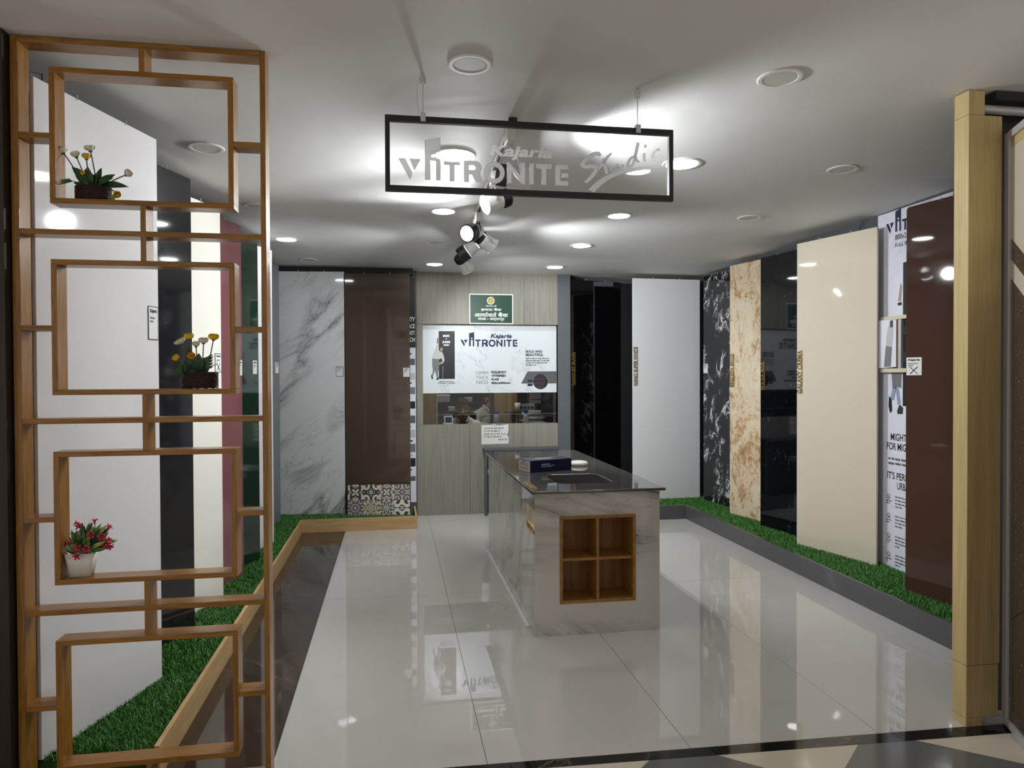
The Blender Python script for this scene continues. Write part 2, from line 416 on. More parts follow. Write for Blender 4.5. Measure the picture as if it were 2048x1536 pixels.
M['niche_frame'] = wood('pine_niche_frame', (.19,.08,.014), (.30,.135,.028), (.38,.19,.045), (9,9,9), .4, .2)
M['skin'] = plain('person_skin', (.33,.175,.11), .5)
M['hair'] = plain('person_hair', (.005,.004,.004), .9)
M['shirt'] = flat('white_shirt', (.62,.63,.65), .8)
_t = NT('striped_shirt'); _v = _t.coords((1,1,1)); _w = _t.n('ShaderNodeTexWave'); _w.inputs['Scale'].default_value = 14; _t.l(_v, _w.inputs[0]); _t.col(_t.ramp(_w.outputs[0], [(.4, (.40,.39,.37)), (.6, (.54,.53,.50))])); _t.set(Roughness=.85); M['striped'] = _t.m
M['trouser'] = flat('dark_trousers', (.02,.02,.025), .9)
M['eye'] = plain('eye_white', (.45,.42,.40), .3)
M['lip'] = plain('lips', (.14,.055,.045), .5)
M['cupboard'] = wood('tan_partition', (.19,.12,.045), (.25,.165,.07), (.30,.20,.09), (10,10,1), .45)
M['dark_room'] = flat('dim_room_wall', (.075,.065,.085), .8)
M['cap_blue'] = plain('blue_cap', (.01,.03,.22), .4)
M['bottle'] = plain('bottle_plastic', (.34,.40,.45), .15)
M['file_grey'] = plain('grey_file', (.30,.30,.33), .6)
M['calendar'] = plain('lilac_calendar', (.45,.40,.52), .6)
M['cornice'] = plain('cream_trim', (.62,.57,.42), .5)
M['dust'] = plain('exposed_brown_edge', (.12,.07,.04), .8)

# ------------------------------------------------------------------ the setting
# ceiling: slightly falling towards the back
bm = bmesh.new()
def ceil_block(bm, x0, x1, y0, y1):
    v = []
    for dz in (0, .12):
        for x, y in ((x0,y0),(x1,y0),(x1,y1),(x0,y1)): v.append(bm.verts.new((x, y, ceil_z(y)+dz)))
    for q in ((0,1,2,3),(7,6,5,4),(1,0,4,5),(2,1,5,6),(3,2,6,7),(0,3,7,4)): bm.faces.new([v[i] for i in q])
ceil_block(bm, -3.5, 5.2, -1.2, 8.1)
bmesh.ops.recalc_face_normals(bm, faces=bm.faces)
o = add('ceiling', bm, M['ceiling']); tag(o, 'pale grey painted plaster ceiling over the showroom', kind='structure')

# floor: slab base with large polished tiles as parts
fl = add('floor', B(-3.5, -1.2, -.12, 5.2, 10.2, -.006), M['joint']); tag(fl, 'polished beige tile floor of the showroom', kind='structure')
XJ = [-.467, .340, 1.147, 1.955, 2.762, 3.57]
YT0, YT1, YT2, YT3 = 2.63, 4.815, 7.22, 9.6
def thr_in(x): return 2.673-(x-.311)*.0265       # inner edge of the black threshold
def thr_out(x): return 2.611-(x-.54)*.0361
g = .0012
for a, b in zip(XJ, XJ[1:]):
    for c, d in ((None, YT1), (YT1, YT2), (YT2, 7.9)):
        bm = bmesh.new()
        if c is None: prism(bm, [(a+g, thr_in(a)+g), (b-g, thr_in(b)+g), (b-g, d-g), (a+g, d-g)], -.02, 0)
        else: prism(bm, [(a+g, c+g), (b-g, c+g), (b-g, d-g), (a+g, d-g)], -.02, 0)
        add('tile', bm, M['floor'], fl)
for c, d in ((None, 4.60), (4.60, 7.0), (7.0, 7.9)):
    bm = bmesh.new(); a, b = -1.4, -.467
    if c is None: prism(bm, [(a, thr_in(a)+g), (b-g, thr_in(b)+g), (b-g, d-g), (a, d-g)], -.02, 0)
    else: prism(bm, [(a, c+g), (b-g, c+g), (b-g, d-g), (a, d-g)], -.02, 0)
    o = add('tile', bm, M['emperador'], fl); o['label'] = 'dark brown marble border tile'
for a, b in ((-3.4, -.3), (-.3, .432), (.432, 1.235), (1.235, 2.05), (2.05, 4.9)):
    bm = bmesh.new(); prism(bm, [(a+g, thr_out(a)), (b-g, thr_out(b)), (b-g-.012, thr_in(b)-g), (a+g-.012, thr_in(a)-g)], -.02, 0)
    o = add('threshold_strip', bm, M['black_strip'], fl); o['label'] = 'black marble threshold strip with pale flecks'
# corridor floor: cream triangles in grey
def tri(p, m):
    bm = bmesh.new(); prism(bm, p, -.02, 0); return add('corridor_tile', bm, m, fl)
cream = [((.30,thr_out(.30)-g),(.954,thr_out(.954)-g),(.62,2.28)), ((1.23,thr_out(1.23)-g),(1.814,thr_out(1.814)-g),(1.40,2.187),), ((2.065,thr_out(2.065)-g),(2.75,thr_out(2.75)-g),(2.70,2.04))]
cream[1] = ((1.23,thr_out(1.23)-g),(1.814,thr_out(1.814)-g),(1.545,2.316))
for p in cream: tri(p, M['corr_cream'])
greys = [((-3.4,thr_out(-3.4)-g),(.30-g,thr_out(.3)-g),(.62-g,2.28-g),(.62,1.3),(-3.4,1.3)),
         ((.954+g,thr_out(.954)-g),(1.23-g,thr_out(1.23)-g),(1.545-g,2.316),(1.545-g,1.3),(.62+g,1.3),(.62+g,2.28)),
         ((1.814+g,thr_out(1.814)-g),(2.065-g,thr_out(2.065)-g),(2.70-g,2.04-g),(2.70-g,1.3),(1.545+g,1.3),(1.545+g,2.316)),
         ((2.75+g,thr_out(2.75)-g),(4.9,thr_out(4.9)-g),(4.9,1.3),(2.70+g,1.3),(2.70+g,2.04))]
for p in greys: tri(p, M['corr_grey'])
bm = bmesh.new(); prism(bm, [(-3.4,-1.1),(4.9,-1.1),(4.9,1.3-g),(-3.4,1.3-g)], -.02, 0); tri(((-3.4,-1.1),(4.9,-1.1),(4.9,1.3-g),(-3.4,1.3-g)), M['corr_cream']); bm.free()

def struct(name, bm, mat, label=None):
    o = add(name, bm, mat); return tag(o, label, kind='structure')
struct('wall_left', B(-1.50, 2.78, 0, -1.37, 7.6, 2.72), M['grey_wall'], 'dark grey painted wall behind the left row of slabs')
struct('wall_right', B(3.44, 2.70, 0, 3.58, 8.0, 2.72), M['grey_wall'], 'dark grey painted wall behind the right row of slabs')
struct('wall_back_left', B(-1.5, 7.46, 0, .229, 7.60, 2.72), M['grey_wall'], 'dark wall behind the veined white and dark brown slabs')
struct('wall_back_right', B(1.78, 7.785, 0, 3.6, 7.90, 2.72), M['grey_wall'], 'dark grey wall behind the jet black and super white slabs')
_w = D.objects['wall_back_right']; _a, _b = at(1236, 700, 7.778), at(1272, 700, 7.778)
add('black_field', B(_a.x, 7.772, .10, _b.x, 7.784, 2.50, .001), M['black_paint'], _w)  # black strip stands in for the shade of the gap beside the jet slab
struct('wall_front_left', B(-3.4, 2.655, 0, -1.293, 2.78, 2.72), M['brown_wall'], 'dark brown laminate wall left of the lattice screen')
struct('wall_front_right', B(2.506, 2.72, 0, 5.0, 2.84, 2.60), M['black_paint'], 'dark wall behind the swung display frame')

# bank wall: laminate panels around a glazed opening
wb = empty('wall_back', (0, 7.54, 0), 0, 'olive grey laminate bank wall with a glazed teller opening', kind='structure')
def wpanel(x0, z0, x1, z1, y1=.08):
    bm = bmesh.new(); box(bm, x0+.0015, 0, z0+.0015, x1-.0015, y1, z1-.0015, .001); return add('panel', bm, M['olive'], wb)
for a, b in ((.231, .785), (.785, 1.381), (1.381, 1.78)): wpanel(a, 2.012, b, 2.60)
wpanel(.231, .952, .297, 2.012)
for a, b in ((.231, .788), (.788, 1.359), (1.359, 1.78)): wpanel(a, 0, b, .952)
add('backing', B(.235, .02, .0, 1.775, .075, .945), M['joint'], wb)
add('backing', B(.235, .02, 2.02, 1.775, .075, 2.59), M['joint'], wb)
add('jamb', B(1.742, -.004, .952, 1.80, .078, 2.012), M['grey_pillar'], wb)
add('pillar', B(1.742, -.006, 0, 1.884, .235, 2.60), M['grey_pillar'], wb)

# teller room shell
struct('wall_teller_left', B(-.1, 7.63, 0, 0, 9.9, 2.5), M['dark_room'])
struct('wall_teller_right', B(2.3, 7.91, 0, 2.4, 9.9, 2.5), M['dark_room'])
struct('wall_teller_back', B(-.1, 9.8, 0, 2.4, 9.9, 2.5), M['dark_room'])
struct('ceiling_teller', B(-.1, 7.64, 2.45, 2.4, 9.9, 2.5), M['dark_room'])

# window glass with a round speaking hole behind the poster hole
win = empty('window_1', (0, 7.600, 0), 0, 'clear teller window under the poster', kind='structure')
HX, HZ, HR = 1.5635, 1.400, .083
me = outline_mesh([[(.298,.955),(1.742,.955),(1.742,2.010),(.298,2.010)], circ(HX, HZ, HR, HR, 32)], .008)
add('pane', me, M['window_glass'], win)
add('pane_edge', B(.42, -.006, 1.052, 1.742, -.0045, 1.0535), M['light_ink'], win)

# ------------------------------------------------------------------ kerbs and grass
def blades(name, quads, dens, z, hgt, label, seed):
    r = np.random.default_rng(seed); V, Fc = [], []
    for (x0, y0, x1, y1) in quads:
        n = int((x1-x0)*(y1-y0)*dens)
        px = r.uniform(x0, x1, n); py = r.uniform(y0, y1, n); a = r.uniform(0, 2*PI, n); h = r.uniform(.6, 1.15, n)*hgt
        w = r.uniform(.0016, .0028, n); lean = r.uniform(.1, .9, n)*hgt; b = a+r.uniform(-.8, .8, n)+PI/2
        ca, sa = np.cos(a)*w, np.sin(a)*w; lx, ly = np.cos(b)*lean, np.sin(b)*lean; zz = np.full(n, z)
        p = np.stack([np.stack([px-ca, py-sa, zz], 1), np.stack([px+ca, py+sa, zz], 1),
                      np.stack([px+ca*.8+lx*.4, py+sa*.8+ly*.4, zz+h*.6], 1), np.stack([px-ca*.8+lx*.4, py-sa*.8+ly*.4, zz+h*.6], 1),
                      np.stack([px+lx, py+ly, zz+h], 1)], 1)
        V.append(p.reshape(-1, 3))
    V = np.concatenate(V); n = len(V)//5; i = np.arange(n)*5
    q = np.stack([i, i+1, i+2, i+3], 1); t = np.stack([i+3, i+2, i+4], 1)
    me = D.meshes.new(name)
    me.from_pydata(V.tolist(), [], q.tolist()+t.tolist())
    o = add(name, me, M['grass']); return tag(o, label, 'grass', kind='stuff')
lg = struct('floor_planter_left', B(-1.37, 2.80, 0, -.89, 7.46, .088), M['mat_base'], 'raised bed under the left strip of artificial grass')
add('bed', B(-.89, 6.94, 0, .17, 7.46, .088), M['mat_base'], lg)
rg = struct('floor_planter_right', B(2.945, 2.74, 0, 3.44, 7.785, .100), M['mat_base'], 'raised bed under the right strip of artificial grass')
add('bed', B(1.89, 6.91, 0, 2.945, 7.785, .100), M['mat_base'], rg)
blades('grass_left', [(-1.36, 2.80, -.888, 7.45), (-.888, 6.945, .165, 7.45)], 26000, .088, .030, 'green artificial grass strip along the left wall and back left corner', 3)
blades('grass_right', [(2.948, 2.74, 3.43, 7.775), (2.3, 6.915, 2.948, 7.5)], 26000, .100, .030, 'green artificial grass strip along the right wall', 4)
k = empty('wooden_kerb', (-.86, 2.78, 0), 0, 'pale plywood kerb board edging the left grass strip', 'kerb')
bm = B(-.018, 0, 0, 0, 4.125, .122, .001); add('long_board', bm, M['ply'], k)
bm = B(-.018, 4.127, 0, 1.068, 4.145, .122, .001); add('short_board', bm, M['ply'], k)
bm = B(1.05, 4.147, 0, 1.068, 4.66, .122, .001); add('end_board', bm, M['ply'], k)
k = empty('stone_kerb', (2.925, 2.72, 0), 0, 'grey stone kerb edging the right grass strip', 'kerb')
add('long_stone', B(0, 0, 0, .02, 4.165, .14, .002), M['kerb_stone'], k)
add('short_stone', B(-1.1, 4.165, 0, .02, 4.185, .14, .002), M['kerb_stone'], k)

# ------------------------------------------------------------------ slabs
BASE_Z, TOP_Z = .10, 2.508
def tag_card(par, u, z, w=.075, h=.105, border=True, cross=False, seed=1):
    o = add('tag', B(u, -.002, z, u+w, -.0003, z+h), M['ink'] if border else M['paper'], par); o['label'] = 'white paper tag with a dark rim' if border else 'white paper tag'
    q = .004 if border else 0
    if border: add('tag_card', B(u+q, -.003, z+q, u+w-q, -.002, z+h-q), M['paper'], o)
    text_fit('Kajaria', u+.012, u+w-.012, z+h*.78, z+h*.92, M['ink'], o, y=-.0042, bold=.02, shear=.2, name='tag_print')
    f = fine_print(u+.012, u+w-.018, z+h*.52, z+h*.68, 2, M['grey_ink'], o, y=-.0042, seed=seed); f.name = 'tag_print'
    if cross:
        me = join_meshes([outline_mesh([ribbon_loop([(u+w*.25, z+h*.08), (u+w*.75, z+h*.48)], .004)], .0006), outline_mesh([ribbon_loop([(u+w*.75, z+h*.08), (u+w*.22, z+h*.48)], .004)], .0006)])
        c = add('tag_cross', me, M['ink'], o); c.location = (0, -.0042, 0)
    return o
def slab(p0, p1, mat, label, group=None, z0=BASE_Z, z1=TOP_Z, th=.016, round_=0.0, name='display_slab'):
    p0, p1 = Vector((*p0, 0)), Vector((*p1, 0)); d = p1-p0; w = d.length
    e = empty(name, (p0.x, p0.y, z0), math.atan2(d.y, d.x), label, 'slab', group)
    h = z1-z0
    if round_ > 0:
        q = round_
        lp = [(0, 0), (w, 0)] + [(w-q+q*math.cos(a), h-q+q*math.sin(a)) for a in np.linspace(0, PI/2, 6)] + [(q+q*math.cos(a), h-q+q*math.sin(a)) for a in np.linspace(PI/2, PI, 6)]
        bm = bmesh.new(); plate(bm, lp, 0, th)
    else: bm = B(0, 0, 0, w, th, h, .0012)
    add('face', bm, mat, e)
    bm = bmesh.new()
    for u in (w*.3, w*.7):
        tube(bm, [(u, th+.004, h-.05), (u, th+.004, h+.012), (u, -.003, h+.014), (u, -.003, h-.008)], .0016, 6)
    c = add('clip', bm, M['steel'], e)
    return e, w
def gold(par, s, u, z0, z1, w=.042):
    text_fit(s, u, u+w-.005, z0, z1, M['gold'], par, y=-.006, bold=.006, depth=.005, name='gold_lettering', turn=1)
    o = add('gold_bar', B(u+w-.004, -.005, z0, u+w, -.0005, z1), M['gold'], par); return o
PATCH = 'slabs leaning along the left wall'
def lslab(end, run, mat, label, ang=71.5, **kw):
    a = math.radians(ang); p1 = Vector(end); p0 = p1 - run*Vector((math.cos(a), math.sin(a)))
    return slab(p0, p1, mat, label, PATCH, **kw)
s, w = slab((-1.258, 2.79), (-1.052, 3.452), M['white_gloss'], 'glossy plain white slab nearest the lattice screen', PATCH, z1=2.545); tag_card(s, w-.075, 1.54, .07, .15, True, seed=2)
s, w = lslab((-1.083, 4.115), .70, M['dark_slab'], 'glossy charcoal slab behind the large white slab', z1=2.545)
s, w = lslab((-1.056, 4.655), .68, M['cream_slab'], 'warm white slab between charcoal and dusty pink slabs'); tag_card(s, w-.072, 1.40, .07, .115, True, True, seed=3)
s, w = lslab((-1.034, 5.155), .66, M['pink_slab'], 'glossy dusty pink slab on the left wall'); tag_card(s, w-.06, 1.38, .058, .105, False, seed=4)
s, w = lslab((-1.002, 5.58), .66, M['green_slab'], 'glossy deep green slab with rounded top corners', round_=.035, z1=2.47); tag_card(s, w-.085, 1.39, .058, .10, False, seed=5)
s, w = lslab((-.985, 6.10), .66, M['white_gloss'], 'narrow glimpse of a white slab behind the deep green slab', z1=2.50)
s, w = lslab((-1.065, 6.985), .62, M['grey_slab'], 'satin grey slab beside the veined white slab', ang=68); tag_card(s, w-.075, 1.40, .055, .10, False, seed=6)
s, w = slab((-1.115, 7.30), (-.487, 7.235), M['statuario'], 'white marble slab with grey diagonal veins', 'slabs on the back walls', z1=2.50); tag_card(s, w-.082, 1.365, .072, .10, True, seed=7)
s, w = slab((-.479, 7.255), (.153, 7.175), M['brown_matte'], 'plain dark brown slab beside the bank wall', 'slabs on the back walls', z1=2.485); tag_card(s, w-.066, 1.36, .062, .09, False, seed=8)
s, w = slab((1.897, 7.548), (2.515, 7.755), M['jet'], 'jet black slab behind the counter end', 'slabs on the back walls', round_=.02); gold(s, 'NANO JET BLACK', .006, 1.26, 1.62)
s, w = slab((2.531, 7.37), (3.312, 7.408), M['white_matte'], 'plain white slab with gold lettering beside the jet black one', 'slabs on the back walls'); gold(s, 'NANO SUPER WHITE', .008, 1.255, 1.67, .045)
RW = 'slabs leaning along the right wall'
s, w = slab((3.298, 7.28), (3.385, 6.50), M['marquina'], 'black marble slab with white splash veins', RW, z1=2.525); tag_card(s, .0, 1.385, .085, .10, False, seed=9)
s, w = slab((3.222, 6.515), (3.40, 5.76), M['breccia'], 'mottled beige and rust marble slab', RW, z1=2.525); gold(s, 'BRECCIA BEIGE', .004, 1.25, 1.57, .06)
s, w = slab((3.236, 5.95), (3.345, 5.18), M['volga'], 'blue flecked black granite slab', RW); gold(s, 'VOLGA BLUE', .006, 1.23, 1.485, .055)
s, w = slab((3.166, 5.248), (3.357, 4.553), M['crema'], 'broad plain cream slab with gold lettering', RW); gold(s, 'GALAXY CREMA', .006, 1.22, 1.56, .05)
s, w = slab((3.155, 4.003), (3.28, 3.23), M['choco'], 'glossy chocolate brown slab behind the oak post', RW, round_=.02); tag_card(s, .004, 1.365, .11, .11, False, True, seed=10)
fa = add('fascia', B(-1.37, 7.33, 2.497, .190, 7.45, ceil_z(7.4)-.002), M['black_paint']); tag(fa, 'black painted fascia board above the veined white slab', 'fascia')

# eight patterned tiles on a board leaning against the brown slab
def pattern_mat(i, dark, light, acc, n, f1, f2, k, acc_r):
    t = NT('encaustic_pattern'); tc = t.n('ShaderNodeTexCoord'); sp_ = t.n('ShaderNodeSeparateXYZ'); t.l(tc.outputs['Object'], sp_.inputs[0])
    x = t.math('MULTIPLY', sp_.outputs[0], 1/.0775); z = t.math('MULTIPLY', sp_.outputs[2], 1/.0775)
    r = t.math('SQRT', t.math('ADD', t.math('MULTIPLY', x, x), t.math('MULTIPLY', z, z)))
    a = t.math('ARCTAN2', z, x)
    pet = t.math('MULTIPLY', t.math('COSINE', t.math('MULTIPLY', a, float(n))), k)
    rings = t.math('SINE', t.math('MULTIPLY', t.math('ADD', r, pet), f1))
    ax = t.math('ABSOLUTE', x); az = t.math('ABSOLUTE', z)
    cx_ = t.math('SUBTRACT', ax, .72); cz_ = t.math('SUBTRACT', az, .72)
    rc = t.math('SQRT', t.math('ADD', t.math('MULTIPLY', cx_, cx_), t.math('MULTIPLY', cz_, cz_)))
    curl = t.math('SINE', t.math('ADD', t.math('MULTIPLY', rc, f2), t.math('ARCTAN2', cz_, cx_)))
    inner = t.math('LESS_THAN', r, acc_r)
    v = t.math('ADD', t.math('MULTIPLY', rings, inner), t.math('MULTIPLY', curl, t.math('SUBTRACT', 1.0, inner)))
    m = t.math('GREATER_THAN', v, .05)
    ring = t.math('MULTIPLY', t.math('GREATER_THAN', r, acc_r*.62), t.math('LESS_THAN', r, acc_r*.95))
    base = t.mix(t.math('MULTIPLY', ring, .8), light, acc)
    t.col(t.mix(m, dark, base)); t.set(Roughness=.4); return t.m
dk, wh, gy, br, bg = (.05,.045,.05), (.66,.62,.56), (.30,.28,.27), (.30,.15,.08), (.50,.40,.27)
pats = [(dk, wh, br, 4, 9, 9, .22, .85), (dk, wh, gy, 4, 14, 11, .12, .45), ((.12,.11,.10), wh, bg, 4, 10, 8, .18, .9), ((.10,.095,.10), (.48,.45,.43), dk, 8, 22, 16, .05, .4),
        ((.09,.085,.09), (.50,.46,.46), gy, 16, 16, 18, .06, .75), ((.22,.20,.15), (.62,.58,.46), bg, 4, 12, 14, .2, .8), ((.10,.09,.09), wh, (.42,.36,.36), 8, 10, 12, .2, .85), (dk, (.72,.68,.60), br, 4, 13, 7, .15, .4)]
TB = empty('patterned_tile_board', (-.462, 7.135, .100), math.radians(-7.2), 'sample board of eight patterned tiles leaning on the brown slab', 'tile board')
TB.rotation_euler = (math.radians(-7), 0, math.radians(-7.2))
add('board', B(0, .004, 0, .608, .011, .305), M['dust'], TB)
for i, p in enumerate(pats):
    c, r_ = i % 4, i//4
    bm = B(-.0752, -.003, -.0752, .0752, .003, .0752, .0008)
    o = add('tile', bm, pattern_mat(i, *p), TB, loc=(.0765+c*.152, 0, .305-.0765-r_*.152))

# ------------------------------------------------------------------ lattice screen
scn = empty('lattice_screen', (-.867, 2.69, 0), 0, 'varnished wooden lattice screen with square shelves at the shop front', 'screen')
T = .019; DP = .078
def vert(x0, x1, z0, z1, name='stile'): return add(name, B(x0+.867, 0, z0, x1+.867, DP, z1, .0015), M['teak'], scn)
def hor(x0, x1, z0, z1, name='rail', m='teak_h'): return add(name, B(x0+.867, .0008, z0, x1+.867, DP-.0008, z1, .0015), M[m], scn)
SX0, SX1 = -1.286, -.452
vert(SX0, SX0+.024, 0, 2.645); vert(SX1-.019, SX1, 0, 2.645)
for zc in (2.634, 1.978, 1.324, .659, .010): hor(SX0+.024, SX1-.019, zc-.0095, zc+.0095)
cx = (SX0+.024+SX1-.019)/2
RX0, RX1 = -1.166, -.562
for i, (z0, z1) in enumerate(((2.076, 2.545), (1.414, 1.884), (.754, 1.218), (.102, .560))):
    hor(RX0, RX1, z1-T, z1, 'frame_rail'); hor(RX0, RX1, z0, z0+T, 'frame_shelf')
    vert(RX0, RX0+T, z0+T, z1-T, 'frame_side'); vert(RX1-T, RX1, z0+T, z1-T, 'frame_side')
    zm = (z0+z1)/2-.003
    hor(SX0+.024, RX0, zm-.0095, zm+.0095, 'link'); hor(RX1, SX1-.019, zm-.0095, zm+.0095, 'link')
    hi = (2.6245, 1.9685, 1.3145, .6495)[i]; lo = (1.9875, 1.3335, .6685, .0195)[i]
    vert(cx-.0095, cx+.0095, z1, hi, 'link'); vert(cx-.0095, cx+.0095, lo, z0, 'link')

# ------------------------------------------------------------------ oak post, floor guide, swung display frame
po = empty('oak_post', (2.345, 2.614, 0), 0, 'pale oak laminate post at the right of the shop front', 'post')
def pp(name, x0, z0, x1, z1, y0=0, y1=.078): return add(name, B(x0, y0, z0, x1, y1, z1, .0015), M['oak'], po)
pp('foot_panel', 0, 0, .078, .036); pp('foot_panel', 0, .037, .152, .255)
pp('shaft', 0, .257, .157, 2.545); pp('cap_panel', 0, 2.546, .075, 2.645)
gd = tag(add('floor_guide', B(-.09, -.03, 0, .09, .03, .030, .003), M['steel'], loc=(2.515, 2.645, .001), rot=(0, 0, math.radians(-14))), 'grey metal floor guide at the foot of the oak post', 'guide')
tr_ = empty('door_track', (2.43, 2.60, 2.565), 0, 'grimy grey pipe track above the swung display frame', 'track')
bm = bmesh.new(); tube(bm, [(0, .045, .018), (.9, .045, .018)], .018, 12); add('pipe', bm, M['steel'], tr_, smooth=True)
add('channel', B(.03, .0, .045, .9, .10, .078), M['black_metal'], tr_)

dp = Vector((2.520, 2.598, 0)); dd = Vector((-.43, -.90, 0)).normalized()
dfr = empty('display_frame', (dp.x, dp.y, .012), math.atan2(dd.y, dd.x), 'aluminium framed tile display swung open beside the oak post', 'display frame')
# local x runs from the hinge (x = 0) to the free end (x = .78); front towards -y
HT = 2.46
def dbox(name, x0, z0, x1, z1, y0, y1, m, bev=.0012): return add(name, B(-x0, y0, z0, -x1, y1, z1, bev), M[m], dfr)
dbox('frame_stile', -.026, 0, .020, HT, -.010, .030, 'steel'); dbox('frame_stile', -.78, 0, -.754, HT, -.010, .030, 'steel')
dbox('frame_rail', -.754, 0, -.026, .030, -.010, .030, 'steel'); dbox('frame_rail', -.754, HT-.030, -.026, HT, -.010, .030, 'steel')
M['granite_brown'] = None
_t = NT('flecked_brown_granite'); _v = _t.coords(); _n = _t.noise(_v, 75, 3, .6); _b = _t.noise(_v, 9, 3); _f = _t.math('MULTIPLY', _t.ramp(_n, [(.62, 0), (.7, 1)]), _t.ramp(_b, [(.4, .2), (.6, 1)])); _t.col(_t.mix(_f, _t.mix(_b, (.058,.038,.028), (.085,.058,.042)), (.45,.38,.30))); _t.set(Roughness=.15); M['granite_brown'] = _t.m
def dplate(name, pts, m, y0=.0, y1=.014):
    bm = bmesh.new(); plate(bm, [(-p[0], p[1]) for p in pts][::-1], y0, y1); return add(name, bm, M[m], dfr)
L0, R0 = -.753, -.027
slope = .66
def zl(x, z): return z - slope*(-(x-R0))*1.0     # joint lines rise towards the hinge
zt = HT-.031
dplate('tile', [(L0, zt-.035), (R0, zt-.035), (R0, zt), (L0, zt)], 'oak')
dplate('tile', [(L0, zl(L0, 2.02)), (R0, 2.02), (R0, zt-.036), (L0, zt-.036)], 'corr_cream')
dplate('tile', [(L0, zl(L0, 1.935)), (R0, 1.935), (R0, 2.018), (L0, zl(L0, 2.018))], 'granite_brown')
dplate('tile', [(L0, zl(L0, 1.855)), (R0, 1.855), (R0, 1.933), (L0, zl(L0, 1.933))], 'corr_cream')
dplate('tile', [(L0, .86), (R0, .44), (R0, 1.853), (L0, zl(L0, 1.853))], 'granite_brown')
dplate('tile', [(L0, .031), (R0, .031), (R0, .438), (L0, .858)], 'granite_brown')
dbox('backing_board', L0, .031, R0, HT-.031, .015, .026, 'black_metal')

# ------------------------------------------------------------------ counter
ct = empty('counter', (.773, 3.925, 0), 0, 'marble clad demonstration counter with a dark granite top', 'counter')
CW, CL = .735, 2.0; CZ = .811; nz0, nz1, nx0, nx1 = .178, .677, .142, .590
bm = B(0, .012, 0, .012, CL, CZ, .0008); add('side_panel', bm, M['statuario_warm'], ct)
bm = B(CW-.012, .012, 0, CW, CL, CZ, .0008); add('side_panel', bm, M['statuario_warm'], ct)
me = outline_mesh([[(0, 0), (CW, 0), (CW, CZ), (0, CZ)], [(nx0, nz0), (nx1, nz0+.006), (nx1, nz1), (nx0, nz1-.004)]], .012); o = add('front_panel', me, M['statuario_warm'], ct, loc=(0, .006, 0))
add('back_panel', B(.012, CL-.012, 0, CW-.012, CL, CZ), M['statuario_warm'], ct)
add('white_foot_strip', B(-.022, .16, 0, -.001, CL, .012, .001), M['white_gloss'], ct)  # low white strip along the foot of the left side panel
fr = empty('pine_niche', (0, 0, 0)); fr.parent = ct; fr['label'] = 'pine compartment box with four cells'
t_ = .018; nd_ = .20
def nb(name, x0, y0, z0, x1, y1, z1, m='niche_frame'): return add(name, B(x0, y0, z0, x1, y1, z1, .001), M[m], fr)
nb('frame_side', nx0, -.004, nz0, nx0+t_, nd_, nz1); nb('frame_side', nx1-t_, -.004, nz0, nx1, nd_, nz1)
nb('frame_board', nx0+t_, -.003, nz1-t_, nx1-t_, nd_, nz1); nb('frame_board', nx0+t_, -.003, nz0, nx1-t_, nd_, nz0+t_)
xm, zm = (nx0+nx1)/2, (nz0+nz1)/2
nb('divider', xm-.008, .002, nz0+t_, xm+.008, nd_, nz1-t_); nb('shelf', nx0+t_, .004, zm-.008, xm-.008, nd_, zm+.008); nb('shelf', xm+.008, .004, zm-.008, nx1-t_, nd_, zm+.008)
nb('back_board', nx0, nd_, nz0, nx1, nd_+.012, nz1, 'niche')
# granite top with a rounded sink cut-out (plan in local x-y)
TX0, TX1, TY0, TY1, TZ = -.026, .752, -.052, 2.03, .830
def rrect(x0, y0, x1, y1, r, n=6):
    out = []
    for (cx_, cy_, a) in ((x1-r, y0+r, -PI/2), (x1-r, y1-r, 0), (x0+r, y1-r, PI/2), (x0+r, y0+r, PI)):
        out += [(cx_+r*math.cos(a+PI/2*k/n), cy_+r*math.sin(a+PI/2*k/n)) for k in range(n+1)]
    return out
def top_mesh():
    cu = D.curves.new('top', 'CURVE'); cu.dimensions = '2D'; cu.fill_mode = 'BOTH'; cu.extrude = .0045; cu.bevel_depth = .004; cu.bevel_resolution = 2; cu.offset = -.004
    for lp in ([(TX0, TY0), (TX1, TY0), (TX1, TY1), (TX0, TY1)], rrect(.184, .195, .524, .595, .05)):
        sp_ = cu.splines.new('POLY'); sp_.points.add(len(lp)-1)
        for q, p in zip(sp_.points, lp): q.co = (p[0], p[1], 0, 1)
        sp_.use_cyclic_u = True
    me = curve_to_mesh(cu)
    a = np.empty(len(me.vertices)*3, np.float32); me.vertices.foreach_get('co', a); a = a.reshape(-1, 3)
    me.vertices.foreach_set('co', np.stack([a[:, 0], a[:, 2], -a[:, 1]], 1).ravel()); me.update(); return me
add('granite_top', top_mesh(), M['counter_granite'], ct, loc=(0, 0, TZ-.0085))
bm = bmesh.new()
o_ = rrect(.178, .189, .530, .601, .055); i_ = rrect(.186, .197, .522, .593, .05)
def loopv(lp, z): return [bm.verts.new((p[0], p[1], z)) for p in lp]
a, b, c, d = loopv(i_, TZ-.0172), loopv(i_, .645), loopv(o_, .640), loopv(o_, TZ-.0172)
n = len(i_)
for r0, r1 in ((a, b), (d, a), (c, d)):
    for k in range(n): bm.faces.new((r0[k], r0[(k+1) % n], r1[(k+1) % n], r1[k]))
bm.faces.new(b[::-1]); bm.faces.new(c)
bmesh.ops.recalc_face_normals(bm, faces=bm.faces)
add('sink_bowl', bm, M['counter_granite'], ct)
bm = bmesh.new(); lathe(bm, [(0, .648), (.028, .648), (.032, .6455), (.0, .6455)], 20, Matrix.Translation((.354, .40, 0))); add('drain', bm, M['steel'], ct)
